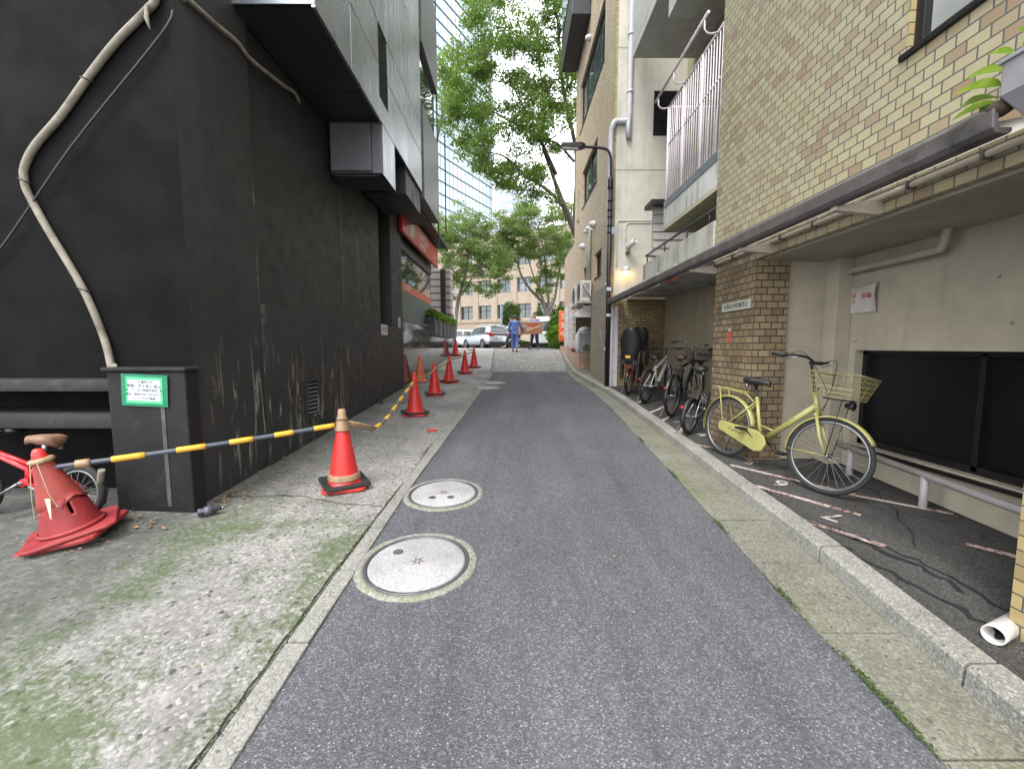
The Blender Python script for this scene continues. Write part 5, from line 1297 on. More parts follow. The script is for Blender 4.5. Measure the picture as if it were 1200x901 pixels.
    for s in (-1,1):
        a=P[0] if s==1 else P[-1]; b=P[1] if s==1 else P[-2]; d=(b-a).normalized()
        MB().tube([a-d*.01,a+d*.115],.0165,10).xf(S).build('grip',gripmat or M['black_plastic'],hbo,uv=False)
        mb=MB(); q=a+d*.13; mb.tube([q,q+d*.02+Vector((.04,0,-.012)),q-d*.07+Vector((.055,0,-.03))],.006,6); mb.xf(S).build('brake_lever',M['alloy'] if style!='mtb' else M['black_plastic'],hbo,uv=False)
    mb=MB()
    for s in (-1,1):
        q=(P[1] if s==1 else P[-2]); mb.tube(smooth_pts([q,q+Vector((.13,-s*.04,.02)),ht+Vector((.1,s*.02,.02)),hb+Vector((.03,s*.02,0))],5),.0028,5)
    mb.xf(S).build('brake_cable',M['black_plastic'],hbo,uv=False)
    # drivetrain
    ck=MB(); ck.lathe([(.085,-.003),(.09,0),(.085,.003),(.06,.003),(.06,-.003)],28,Matrix.Translation(bb+Vector((0,-.05,0)))@Matrix.Rotation(PI/2,4,'X'),closed=True)
    for s in (-1,1): 
        d=Vector((.14*s,0,-.09*s)); ck.tube([bb+Vector((0,s*.065,0)),bb+d+Vector((0,s*.08,0))],.011,6)
    ck.tube([bb+Vector((0,-.07,0)),bb+Vector((0,.07,0))],.012,8)
    cko=ck.build('crank',M['alloy'] if style!='city' else M['dark_metal'],t,uv=False)
    for s in (-1,1):
        d=Vector((.14*s,0,-.09*s)); MB().obox(bb+d+Vector((0,s*.13,0)),(.075,.09,.022)).build('pedal',M['black_plastic'],cko,uv=False)
    mb=MB(); mb.tube([bb+Vector((0,-.05,.085)),rear+Vector((0,-.05,.03)),rear+Vector((-.03,-.05,0)),rear+Vector((0,-.05,-.03)),bb+Vector((0,-.05,-.085))],.005,5)
    mb.build('chain',M['dark_metal'],cko,uv=False)
    if chaincase:
        poly=[(-.05,-.045),(-.06,.03),(-.03,.055),(bb.x-.02,.1),(bb.x+.08,.07),(bb.x+.115,0),(bb.x+.08,-.08),(bb.x,-.11)]
        Mc=Matrix(((1,0,0,0),(0,0,1,-.078),((bb.z-Rw)/bb.x,1,0,Rw),(0,0,0,1)))
        co=MB().prism(poly,Mc,0,.03).build('chain_guard',fm,t,bevel=.008)
        text_mesh('guard_lettering','Cortina',.052,M['ink'],Mc@Matrix.Translation((.17,.012,-.0008))@Matrix.Rotation(.0,4,'X')@Matrix.Diagonal((1,1,-1,1)),co,.0005)
    if text:
        d=(hb+axis*.05-bb); dn=Vector((d.x,0,d.z)).normalized(); c=(bb+d*.5)+Vector((0,-.0275,0))
        text_mesh('frame_lettering',text,.036,plain('olive lettering',(.30,.27,.06),.5),face_M(c,dn,(-dn.z,0,dn.x)),fr,.0006)
    if rack:
        rk=MB(); z=Rw*2+.075
        for s in (-1,1): rk.tube(smooth_pts([(st_top.x+.02,s*.03,z-.09),(st_top.x-.08,s*.06,z-.01),(st_top.x-.16,s*.062,z),(-.17,s*.062,z+.012),(-.2,s*.05,z+.012)],3),.0065,6); rk.tube([(-.13,s*.062,z),(0,s*.065,Rw)],.006,6)
        rk.tube([(-.2,-.05,z+.012),(-.2,.05,z+.012)],.0065,6)
        for x in (-.12,-.03,.07): rk.tube([(x,-.06,z),(x,.06,z)],.005,6)
        rk.build('rear_rack',rackmat or fm,t,uv=False)
    if stand:
        mb=MB(); mb.tube([rear+Vector((0,.065,0)),Vector((-.1,.13,.02)),Vector((-.13,.14,.015))],.008,6); mb.build('kickstand',M['steel'],t,uv=False)
    if reflector:
        MB().ball((-(Rw+.03),0,Rw+.16),.022,8,sc=(.5,1,1)).build('rear_reflector',M['reflector'],t,uv=False)
    if has_basket:
        mb=MB(); o=top+Vector((.11,0,-.28)); basket(mb,o,.30,.28,.2); mb.xf(S); bo=mb.build('basket',basketmat or M['wire_black'],t,uv=False)
        mb=MB(); q=front
        for s in (-1,1): mb.tube([o+Vector((.22,s*.08,0)),q+Vector((0,s*.065,0))],.004,5)
        mb.tube([ht+axis*.03,o+Vector((0,0,.06))],.008,6); mb.obox(o+Vector((.16,0,-.012)),(.2,.09,.016)); mb.xf(S).build('basket_stay',M['black_metal'],bo,uv=False)
        MB().lathe([(.02,-.03),(.036,.03),(.034,.034),(.0005,.03)],14,face_M(o+Vector((.25,.0,-.05)),(0,1,0),(0,0,1))).xf(S).build('headlamp',M['black_plastic'],t,uv=False)
    def kidseat(c,back,sc,nm):
        mb=MB(); c=Vector(c)
        def sh(u,v):
            a=(u-.5)*2.3; w=.2*sc*(.82+.2*math.sin(PI*(v*.9+.1))-.1*math.sin(2*PI*v)); h=.64*sc*v*(1-.14*abs((u-.5)*2)**2.2*v)
            return c+Vector((back*(-.16*sc*math.cos(a)-.07*v*sc),w*math.sin(a)*1.0,h))
        mb.grid(sh,14,12)
        mb.loft([[c+Vector((x,y,z)) for x,y,z in ((-.15*sc,-.15*sc,zz),(.16*sc,-.14*sc,zz),(.16*sc,.14*sc,zz),(-.15*sc,.15*sc,zz))] for zz in (-.02,.07)],smooth=False)
        for s in (-1,1): mb.loft([[c+Vector((x+.0,s*.15*sc,z)) for x,z in ((-.12*sc,0),(.1*sc,0),(.06*sc,.2*sc),(-.1*sc,.24*sc))],[c+Vector((x,s*.18*sc,z)) for x,z in ((-.12*sc,0),(.1*sc,0),(.06*sc,.2*sc),(-.1*sc,.24*sc))]],smooth=False)
        o=mb.build(nm,M['black_plastic'],t,uv=False); o.modifiers.new('th','SOLIDIFY').thickness=.02
        mb=MB(); mb.grid(lambda u,v:c+Vector((back*(-.115*sc*math.cos((u-.5)*1.6)-.045*v*sc),.12*sc*math.sin((u-.5)*2),.1+.36*sc*v)),8,6); p=mb.build('seat_pad',plain('dark slate seat pad',(.05,.055,.065),.7),o,uv=False); p.modifiers.new('th','SOLIDIFY').thickness=.02
        mb=MB()
        for s in (-1,1): mb.box(c.x-.08,c.x+.02,s*.16-.03,s*.16+.03,c.z-.34,c.z-.02)
        mb.build('foot_rest',M['black_plastic'],o)
        if nm=='child_seat': MB().box(c.x-.262,c.x-.255,-.05,.05,c.z+.12,c.z+.17).build('seat_label',M['sleeve'],o)
    if child_seat: kidseat((-.02,0,Rw*2+.12),1,1.12,'child_seat')
    if front_seat: kidseat(tuple(top+Vector((-.02,0,-.12))),1,.8,'front_child_seat')
    return t
def bay_z(x,y): return gz(y)+bay_h(x,y)+.003
GB='bicycles parked in the bay'
def put(rx,ry,fx,fy): return (rx,ry,bay_z(rx,ry)), math.atan2(fy-ry,fx-rx), math.atan2(bay_z(fx,fy)-bay_z(rx,ry),math.hypot(fx-rx,fy-ry))
l,h,p=put(2.36,4.56,2.68,3.5)
bicycle('pale yellow city bicycle with wire basket leaning by the brick pillar',l,h,'city',M['bike_yellow'],steer=R(13),lean=R(-5),pitch=p,has_basket=True,rack=True,chaincase=True,basketmat=M['wire_yellow'],barcol=M['black_plastic'],bar_w=.34,text='SHUKUGAWA',group=GB,reflector=False,seat_post=M['black_metal'],bar_h=1.11,seat_h=.87,wb=1.1,rim=M['alloy'])
l,h,p=put(2.36,5.46,3.0,6.05)
bicycle('small silver folding bicycle with high black saddle next to the pillar',l,h,'fold',M['bike_silver'],steer=R(-8),lean=R(3),pitch=p,Rw=.235,tw=.022,wb=.92,seat_h=.86,bar_h=1.0,group=GB,barcol=M['black_metal'],swept=False,bar_w=.24,fender_front=False,fendmat=M['black_plastic'],stand=True)
l,h,p=put(2.52,6.5,3.2,7.3)
bicycle('black city bicycle with brown saddle and front wire basket',l,h,'diamond',M['bike_black'],steer=R(-10),lean=R(3),pitch=p,Rw=.335,tw=.023,wb=1.06,seat_h=.93,bar_h=1.1,has_basket=True,rack=True,rackmat=M['dark_metal'],saddlemat=M['leather_brown'],group=GB,fmat=M['bike_black'],gripmat=M['leather_brown'])
l,h,p=put(2.47,7.62,3.15,8.4)
bicycle('white mountain bicycle with thick frame and black tyres',l,h,'mtb',M['bike_white'],steer=R(10),lean=R(4),pitch=p,Rw=.325,tw=.026,wb=1.04,seat_h=.84,bar_h=.98,swept=False,bar_w=.3,fender_front=False,fender_rear=False,group=GB,rim=M['black_metal'],barcol=M['black_metal'])
l,h,p=put(2.42,8.6,2.95,9.5)
bicycle('black family bicycle with rear child seat and red rack at the far brick wall',l,h,'city',M['bike_black'],steer=R(6),lean=R(4),pitch=p,Rw=.27,tw=.024,wb=1.0,seat_h=.84,bar_h=1.02,rack=True,rackmat=M['bike_red'],child_seat=True,front_seat=True,group=GB)
l,h,p=put(2.95,5.75,3.4,6.6)
bicycle('dark bicycle with front basket mostly hidden behind the brick pillar',l,h,'city',M['bike_black'],steer=R(-6),lean=R(3),pitch=p,wb=1.0,has_basket=True,group=GB,seat_h=.8)
# red folding bicycle at the far left
yy=2.95
bicycle('red folding bicycle with torn brown saddle beside the cracked cone',(-3.34,3.1,gz(3.1)+.055),PI-R(3),'fold',M['bike_red'],steer=R(4),lean=R(5),pitch=0,Rw=.215,tw=.024,wb=.86,seat_h=.62,bar_h=.66,fender_rear=False,fender_front=False,saddlemat=M['worn_wood'],reflector=False,swept=False,bar_w=.2,name='bicycle',barcol=M['black_metal'])
# ================================================================== trees and shrubs
def branch(mb,a,b,ra,rb,seed=0,wob=.04,n=6):
    r=random.Random(seed); a=Vector(a); b=Vector(b); L=(b-a).length; P=[];Rr=[]
    for i in range(n+1):
        t=i/n; o=Vector((r.uniform(-1,1),r.uniform(-1,1),r.uniform(-1,1)))*wob*L*math.sin(PI*t); P.append(a.lerp(b,t)+o); Rr.append(ra+(rb-ra)*t)
    mb.tube(P,Rr,7); return P
def leaf_tree(name,label,cat,group,limbs,clumps,bark,leaf,lsize,nleaf,seed,twigs=True,loc=None):
    """limbs: polylines of (point, radius); clumps: (centre, radius) sprays of leaves hung on twigs"""
    r=np.random.default_rng(seed); rr=random.Random(seed)
    base=limbs[0][0][0]
    t=thing(name,label,cat,(0,0,0),(0,0,0),group)
    mb=MB(); nodes=[]
    for L in limbs:
        P=smooth_pts([p for p,_ in L],4); q=[]
        for i in range(len(P)):
            u=i/4; k=min(int(u),len(L)-2); q.append(L[k][1]+(L[k+1][1]-L[k][1])*(u-k))
        mb.tube(P,q,9); nodes+=list(zip(P,q))
    allP=[]
    for (c,rad) in clumps:
        c=Vector(c); bestd=min(nodes,key=lambda n:(n[0]-c).length+ (2.0 if n[1]>.2 else 0)+abs(min(0,c.z-n[0].z))*.8)
        d=(c-bestd[0]).length
        if twigs and d<6:
            mid=branch(mb,bestd[0],c,min(bestd[1]*.7,.012+.012*d),.006,rr.randint(0,9999),.06,5)
        # sprays: sub-clusters with flattened leaves
        ns=max(4,int(9*rad)); 
        for _ in range(ns):
            o=r.normal(size=3)*rad*np.array([.62,.62,.42]); cc=np.array(c)+o
            if twigs and rr.random()<.5: mb.tube([c,c.lerp(Vector(cc),.5)+Vector((0,0,.04)),Vector(cc)],[.008,.006,.003],4,cap=False)
            m=max(6,int(nleaf*(.6+.8*rr.random())))
            P=r.normal(size=(m,3))*np.array([.42,.42,.2])*max(.5,rad*.75)+cc
            allP.append(P)
    mb.build('trunk',bark,t,uv=False)
    leaf_quads('crown',np.concatenate(allP),lsize,leaf,t,r,1.0)
    return t
def px_clumps(pts,Y,dy,rad,seed):
    rr=random.Random(seed); out=[]
    for (x,y) in pts:
        YY=Y+rr.uniform(-dy,dy); out.append((at(x,y,YY),rad*rr.uniform(.75,1.2)))
    return out
def fill(poly,holes,n,seed):
    """random points inside a polygon of the crown, keeping out of the gaps where sky shows"""
    rr=random.Random(seed); xs=[p[0] for p in poly]; ys=[p[1] for p in poly]; out=[]
    def inside(x,y):
        c=False; j=len(poly)-1
        for i in range(len(poly)):
            xi,yi=poly[i]; xj,yj=poly[j]
            if (yi>y)!=(yj>y) and x<(xj-xi)*(y-yi)/(yj-yi)+xi: c=not c
            j=i
        return c
    while len(out)<n:
        x=rr.uniform(min(xs),max(xs)); y=rr.uniform(min(ys),max(ys))
        if inside(x,y) and all((x-hx)**2+(y-hy)**2>hr*hr for hx,hy,hr in holes): out.append((x,y))
    return out
A=lambda x,y,Y: at(x,y,Y)
big_limbs=[
 [(Vector((4.7,21,1.4)),.26),(Vector((4.3,21,4.5)),.22),(A(673,270,21),.16),(A(660,240,21),.14),(A(652,218,21),.12)],
 [(A(660,240,21),.1),(A(640,222,21),.085),(A(614,204,20.6),.06),(A(590,183,20.2),.04),(A(562,178,20),.02)],
 [(A(652,218,21),.1),(A(645,197,21),.085),(A(636,170,21),.07),(A(637,140,21),.055),(A(635,100,21),.035),(A(630,60,21),.02)],
 [(A(652,205,21),.09),(A(632,163,20.6),.07),(A(617,152,20.2),.06),(A(594,140,19.8),.045),(A(572,128,19.5),.03),(A(540,110,19),.015)],
 [(A(673,270,21),.12),(A(676,200,21.5),.11),(A(673,165,21.5),.1),(A(660,105,21.5),.085),(A(655,45,21.5),.06),(A(650,-10,21.5),.04),(A(645,-80,21.5),.02)],
 [(A(673,190,21.5),.07),(A(655,170,21.3),.055),(A(638,160,21),.04),(A(610,120,20.5),.03),(A(600,95,20.3),.015)],
]
poly=[(552,-60),(690,-60),(690,135),(655,165),(640,200),(628,222),(600,205),(575,205),(545,185),(530,150),(514,125),(520,65),(545,45)]
holes=[(603,22,15),(624,14,12),(580,98,13),(585,112,9),(648,88,9),(596,160,7),(600,182,14),(618,185,12),(575,32,9),(560,172,6),(672,60,10),(640,45,7),(570,118,7),(620,75,6),(668,105,9),(555,40,6),(650,140,7),(585,60,6)]
cl=px_clumps(fill(poly,holes,158,5),20.6,2.2,.5,6)
cl+=px_clumps([(575,205),(585,215),(600,212),(612,222),(628,228),(596,200),(560,190),(545,170),(640,232)],20,1,.4,3)
cl+=px_clumps([(660,-120),(600,-130),(560,-120),(540,-90),(640,-180),(580,-180)],20.5,2,.9,8)
leaf_tree('shade_tree','tall shade tree leaning over the lane from behind the tiled office building','tree',None,big_limbs,cl,M['bark'],M['leaf_big'],.07,95,12)
yl=leaf_tree('shade_tree','light green tree branch crown close to the steel clad building','tree',None,[[(A(497,400,26),.12),(A(500,250,26),.1),(A(515,150,26),.06),(A(525,100,26),.02)]],px_clumps([(517,75),(523,85),(528,100),(520,110),(531,118),(536,95),(525,62),(540,80),(516,95),(530,130),(545,105)],25,1,.55,3),M['bark'],leafmat('light green leaves',(.07,.16,.02),(.12,.23,.035),(.17,.29,.055)),.1,40,19)  # leaf colour is a paler green than the other shade tree
bl_l=[[(A(532,408,30),.16),(A(534,375,30),.14),(A(538,347,30),.12),(A(544,325,30),.08),(A(548,300,30),.05),(A(550,270,30),.02)],
      [(A(538,347,30),.08),(A(548,335,30),.06),(A(556,318,30),.04),(A(563,295,29.5),.02)],[(A(541,335,30),.06),(A(530,315,30.5),.045),(A(522,295,31),.02)]]
pl_=[(517,255),(540,243),(560,258),(585,262),(596,285),(592,318),(578,330),(560,322),(548,335),(525,335),(519,300)]
leaf_tree('street_tree','street tree on the left before the beige building, behind the ribbed stone wall','tree','street trees along the cross street',bl_l,px_clumps(fill(pl_,[(565,312,7),(545,318,6),(575,268,4)],62,2),30,1.8,.6,1)+px_clumps([(575,342),(582,335),(560,338),(592,325),(530,350)],29.5,.8,.35,4),M['bark_pale'],M['leaf_back'],.09,62,21)
br_l=[[(A(642,395,33),.2),(A(641,372,33),.19),(A(636,355,33),.13),(A(622,340,33),.10),(A(612,325,33),.08),(A(606,308,33),.06),(A(601,290,33),.03)],
      [(A(641,375,33),.13),(A(643,350,33),.11),(A(640,330,33),.09),(A(638,300,33),.06),(A(632,270,33),.03)],
      [(A(642,372,33),.13),(A(650,350,33),.1),(A(654,325,33),.08),(A(660,300,33),.05),(A(668,280,33),.02)],
      [(A(640,360,33),.1),(A(630,335,33),.07),(A(624,320,33.5),.05),(A(615,290,33.5),.02)]]
pr=[(578,268),(600,246),(620,240),(650,245),(672,236),(672,275),(668,300),(660,320),(640,322),(625,310),(605,300),(588,308),(580,290)]
leaf_tree('street_tree','forked street tree on the right before the beige building, behind the carried carton','tree','street trees along the cross street',br_l,px_clumps(fill(pr,[(655,262,7),(667,290,5),(630,292,5),(612,275,4)],82,8),33,2,.62,9)+px_clumps([(648,335),(655,312),(642,345),(632,342),(660,330),(627,328),(650,322)],32.5,.8,.4,6),M['bark_pale'],M['leaf_back'],.09,62,22)
def shrub(name,label,cat,c,rx,ry,rz,n,size,mat,seed,group=None,stem=True,shape=1.0,flat_=.7):
    t=thing(name,label,cat,c,(0,0,0),group)
    mb=MB(); rr=random.Random(seed)
    for i in range(5): a=i*1.26; mb.tube([(0,0,-.05),(rx*.3*math.cos(a),ry*.3*math.sin(a),rz*.5),(rx*.6*math.cos(a),ry*.6*math.sin(a),rz*1.2)],[.03,.02,.008],6)
    mb.build('stems',M['bark'],t,uv=False)
    r=np.random.default_rng(seed); P=r.normal(size=(n,3)); P/=np.linalg.norm(P,axis=1)[:,None]
    lump=1+.16*np.sin(P[:,0]*5+seed)*np.cos(P[:,2]*6+seed*2)+.08*r.normal(size=n)
    P*=(r.uniform(.45,1,size=n)**.4*lump)[:,None]; P*=np.array([rx,ry,rz]); P[:,2]=np.maximum(P[:,2]+rz,.03)
    leaf_quads('foliage',P,size,mat,t,r,flat_); return t
shrub('clipped_bush','dark clipped dome shaped bush against the beige building wall','bush',(at(599,395,38).x,38,1.5),.9,.9,2.05,3600,.13,M['leaf_dark'],4)
shrub('clipped_bush','smaller dark bush beside the forked street tree trunk','bush',(at(632,395,37).x,37,1.5),.75,.7,1.65,1600,.13,M['leaf_dark'],5)
shrub('clipped_bush','dark bush right of the forked tree, half behind the bright shrub','bush',(at(656,395,35),)[0].to_tuple()[:1]+(35,1.5),1.0,.9,1.75,2200,.13,M['leaf_dark'],15)
shrub('lime_shrub','bright lime green shrub at the crest beside the orange banner','shrub',(2.42,22.3,1.42),.55,.5,.66,1700,.085,M['leaf_bright'],6)
shrub('green_shrub','darker green shrub just behind the bright lime shrub','shrub',(2.62,23.3,1.45),.66,.6,1.05,2000,.09,M['leaf_mid'],7)
shrub('green_shrub','low dark shrub at the corner of the pink tiled base','shrub',(2.55,21.7,1.4),.5,.4,.4,800,.08,M['leaf_mid'],8)
hd=thing('hedge','low clipped hedge along the far pavement of the cross street','hedge',(0,36.0,1.48))
rg=np.random.default_rng(3); n=6500; P=np.stack([rg.uniform(-9,9,n),rg.uniform(-.35,.35,n),.62*rg.uniform(0,1,n)**.6],1); P[:,2]+=.08*np.sin(P[:,0]*3)
leaf_quads('foliage',P,.11,M['leaf_mid'],hd,rg,.7); MB().box(-9,9,-.3,.3,0,.55).build('hedge_core',M['soil'],hd)

# ================================================================== buildings behind
ANG=math.atan2(-1,1.87)
def facing(x,y): return Matrix.Translation((x,y,1.5))@Matrix.Rotation(ANG,4,'Z')
bb_=thing('beige_office_building','beige tiled office building with rows of recessed windows across the street','building')
W=facing(0.2,53)
bb_.matrix_world=W; bb_.location=(0.2,53,1.5); bb_.rotation_euler=(0,0,ANG)
bay=2.86; nb=22; x0=-nb/2*bay; hs=[]; rows=[3.75,7.0,10.2]; wh=1.72
m=MB()
m.box(x0,-x0,0,.5,0,3.4)
for i in range(nb+1): m.box(x0+i*bay-.42,x0+i*bay+.42,0,.5,3.41,12.3)
m.build('wall',M['beige_tile'],bb_)
m=MB()
for z in rows: m.box(x0,-x0,.14,.52,z+wh,z+(3.25 if z<10 else 2.1)-.02)
m.box(x0,-x0,.14,.52,3.4,3.75)
m.build('spandrel',M['beige_tile'],bb_)
m=MB(); m.box(x0,-x0,-.05,.6,12.3,14.3); m.box(x0,-x0,.6,12,0,14.2); m.build('parapet',M['beige_band'],bb_)
m=MB(); m.box(x0,-x0,-.12,0,3.3,3.42); m.build('string_course',M['beige_band'],bb_)
rr=random.Random(8)
pane_m=[M['office_glass'],glass_dark('pale reflecting glass',(.12,.15,.16),.04,.9),glass_dark('green reflecting glass',(.06,.085,.06),.04,.9)]
for z in rows:
    for i in range(4,nb-3):
        f=MB(); a=x0+i*bay+.42; b=a+bay-.84
        f.box(a,b,.40,.46,z,z+.06).box(a,b,.40,.46,z+wh-.06,z+wh).box((a+b)/2-.03,(a+b)/2+.03,.40,.46,z+.06,z+wh-.06).box(a,a+.06,.4,.46,z+.06,z+wh-.06).box(b-.06,b,.4,.46,z+.06,z+wh-.06)
        f.box(a+.06,b-.06,.40,.45,z+wh*.62,z+wh*.62+.05)
        fo=f.build('window',M['dark_metal'],bb_,uv=False)
        MB().box(a+.02,b-.02,.47,.48,z+.02,z+wh-.02).build('pane',rr.choice(pane_m),fo,uv=False)
# low garden wall in front of it
gw=thing('garden_wall','low brown stone wall before the beige building','wall',(0.2,51,1.5),(0,0,ANG))
MB().box(-14,2.4,0,.4,0,2.0).build('wall_body',M['beige_tile'],gw); MB().box(-14,2.4,-.05,.45,2.0,2.12).build('coping',M['beige_band'],gw)
gt=MB().box(-5.5,-3.4,-.06,-.004,.2,1.35).build('grille',M['dark_metal'],gw)
# glass tower
tw=thing('glass_tower','tall glass curtain wall tower behind the trees on the left','building')
TA=math.atan2(.88,.48); tw.location=(-5.2,109,1.5); tw.rotation_euler=(0,0,TA)
MB().box(-70,0,0,40,0,110).build('glass_wall',M['tower_glass'],tw)
m=MB()
for i in range(40): m.box(-70,.0,-.2,-.003,6+i*2.62,6.0+i*2.62+.22)
m.build('floor_band',M['tower_frame'],tw,uv=False)
m=MB()
for i in range(47): m.box(-70+i*1.5,-70+i*1.5+.06,-.05,-.004,0,110)
m.build('mullion',M['tower_frame'],tw,uv=False)
m=MB(); m.box(.01,.6,-.3,40,0,112); m.build('corner_fin',M['tower_white'],tw)
t2=thing('pale_tower','pale distant tower block between the glass tower and the tree','building',(-2.2,150,1.5),(0,0,ANG))
MB().box(-8,7.5,0,14,0,56).build('tower_wall',M['tower_white'],t2)
m=MB()
for i in range(17): m.box(-7.6,7.2,-.1,-.003,6+i*2.9,7.5+i*2.9)
m.build('window_strip',M['tower_strip'],t2,uv=False)
m=MB()
for i in range(17): m.box(7.503,7.6,.6,13.4,6+i*2.9,7.5+i*2.9)
m.build('side_strip',M['tower_strip'],t2,uv=False)
# posts and fence by the street
p=tag(MB().tube([(at(532,400,24).x,24,1.3),(at(532,400,24).x,24,4.2)],.07,10).build('utility_post',plain('grey post',(.32,.34,.36),.5)),'slim grey post with pale wrap beside the ribbed stone building','post')
MB().lathe([(.075,2.3),(.078,2.3),(.078,3.3),(.075,3.3)],14,Matrix.Translation((at(532,400,24).x,24,0))).build('pale_wrap',M['paper'],p)
tag(MB().tube([(at(587.5,400,34).x,34,1.4),(at(587.5,400,34).x,34,5.0)],.085,10).build('blue_grey_post',M['blue_grey_post']),'blue grey post standing in front of the clipped dome bush','post')
tag(MB().tube([(at(668,380,24).x+.1,24,1.4),(at(664.5,380,24).x,24,5.2),(at(664.5,300,24).x,24,6.2),(at(669,297,24).x+.3,24,6.35)],.05,10).build('dark_pole',M['lamp_pole']),'dark pole with bent top against the pink wall end','pole')
fn=thing('street_railing','low white street railing behind the white car','railing',(0,36.8,1.5))
MB().box(-7,7,-.02,.02,.7,.76).box(-7,7,-.02,.02,.2,.25).build('rail',M['car_white'],fn)
m=MB()
for i in range(57): m.box(-7+i*.25-.015,-7+i*.25+.015,-.015,.015,0,.7)
m.build('pickets',M['car_white'],fn)

# ================================================================== cars
def car(label,loc,rz,paint,scale=1.0,group=None):
    """hatchback: local x forward, y left; length about 4 m"""
    t=thing('hatchback_car',label,'car',loc,(0,0,rz),group)
    st=[(-1.98,.62,.30,.62,.80),(-1.93,.76,.26,.80,.98),(-1.7,.83,.22,.92,1.02),(-1.0,.85,.2,.93,.99),(-.2,.85,.2,.91,.97),(.6,.85,.2,.88,.95),(1.2,.84,.2,.82,.90),(1.65,.80,.22,.74,.80),(1.9,.70,.26,.62,.68),(1.98,.55,.34,.5,.55)]
    secs=[]
    for x,w,zb,zs,zt in st:
        secs.append([(x,-w*.93,zb),(x,-w,zb+.12),(x,-w,zs-.15),(x,-w*.95,zs),(x,-w*.6,zt),(x,0,zt+.015),(x,w*.6,zt),(x,w*.95,zs),(x,w,zs-.15),(x,w,zb+.12),(x,w*.93,zb)])
    o=MB().loft(secs).build('body',paint,t,uv=False,sub=1)
    cab=[(-1.92,.70,.95,.70,.97),(-1.72,.74,.93,.62,1.33),(-1.45,.76,.93,.58,1.46),(-.6,.77,.93,.58,1.50),(.1,.77,.93,.57,1.47),(.45,.76,.92,.56,1.38),(1.05,.72,.90,.66,.93)]
    secs=[]
    for x,wb_,zb,wt,zt in cab:
        secs.append([(x,-wb_,zb),(x,-(wb_*.45+wt*.55),zb+(zt-zb)*.55),(x,-wt,zt-.03),(x,-wt*.8,zt),(x,wt*.8,zt),(x,wt,zt-.03),(x,(wb_*.45+wt*.55),zb+(zt-zb)*.55),(x,wb_,zb)])
    MB().loft(secs).build('cabin',paint,t,uv=False)
    # glazing as panels standing just off the cabin
    for s in (-1,1):
        def q(x,f):
            for a,b in zip(cab,cab[1:]):
                if x<=b[0]:
                    u=(x-a[0])/(b[0]-a[0]); wb_,zb,wt,zt=[a[i]+(b[i]-a[i])*u for i in (1,2,3,4)]
                    return (x,s*((wb_*(1-f)+wt*f)+.014+.02*math.sin(PI*f)),zb+(zt-zb-.04)*f)
        m=MB()
        for xa,xb in ((-.42,.55),(-1.3,-.5)):
            m.loft([[q(xa+(xb-xa)*k/4+(.0 if xb<.3 else .0),.1) for k in range(5)],[q(xa+(xb-xa)*k/4,.5) for k in range(5)],[q(min(xa+(xb-xa)*k/4,.42) if True else 0,.86) for k in range(5)]],cap=False,closed=False)
        g=m.build('side_window',M['car_glass'],t,uv=False,recalc=False)
        MB().ball((.62,s*.93,1.0),.1,8,sc=(.6,1,.75)).build('wing_mirror',M['black_plastic'],t,uv=False)
        MB().loft([[(-1.96,s*.42,.82),(-1.93,s*.70,.84),(-1.80,s*.83,.88),(-1.80,s*.835,.97),(-1.93,s*.72,1.0),(-1.97,s*.42,.94)],[(-2.01,s*.42,.82),(-1.985,s*.72,.84),(-1.83,s*.86,.88),(-1.83,s*.865,.97),(-1.975,s*.74,1.0),(-2.01,s*.42,.94)]],smooth=False).build('tail_lamp',M['tail_red'],t,uv=False)
        MB().obox((-1.985,s*.62,.42),(.03,.12,.1)).build('reflector',M['tail_red'],t,uv=False)
        for x in (-1.22,1.25):
            w=MB().lathe([(.19,-.1),(.29,-.1),(.315,-.07),(.315,.07),(.29,.1),(.19,.1)],28,Matrix.Translation((x,s*.77,.315))@Matrix.Rotation(PI/2,4,'X'),closed=True).build('wheel',M['tyre'],t,uv=False)
            m=MB(); X=Matrix.Translation((x,s*.865,.315))@Matrix.Rotation(PI/2,4,'X')
            m.lathe([(.19,-.02),(.21,0),(.21,.02),(.19,.02)],28,X,closed=True)
            for k in range(5): m.obox(X@Vector((.1*math.cos(k*1.2566),.1*math.sin(k*1.2566),0)),(.2,.02,.06),Euler((0,-k*1.2566,0)))
            m.lathe([(.04,-.02),(.05,0),(.04,.02)],14,X); m.build('rim',M['alloy'],w,uv=False)
            MB().lathe([(.0005,0),(.335,0),(.335,.004),(.0005,.004)],28,Matrix.Translation((x,s*.852 if s>0 else s*.852,.33))@Matrix.Rotation(PI/2,4,'X')).build('wheel_arch',M['black_plastic'],w,uv=False)
    m=MB(); m.add([(-1.955,-.62,1.03),(-1.955,.62,1.03),(-1.785,.53,1.34),(-1.785,-.53,1.34)],[(0,1,2,3)]); rw=m.build('rear_window',M['car_glass'],t,uv=False); rw.modifiers.new('t','SOLIDIFY').thickness=.01
    m=MB(); m.add([(1.03,-.62,.98),(1.03,.62,.98),(.50,.5,1.40),(.50,-.5,1.40)],[(0,1,2,3)]); m.build('windscreen',M['car_glass'],t,uv=False).modifiers.new('t','SOLIDIFY').thickness=.01
    MB().box(-2.0,-1.9,-.74,.74,.22,.46).build('rear_bumper',M['black_plastic'],t,bevel=.03)
    MB().box(-2.02,-1.985,-.17,.17,.66,.83).build('number_plate',M['plate'],t)
    MB().box(-2.0,-1.95,-.44,.44,.86,.94).build('garnish',M['black_plastic'],t)
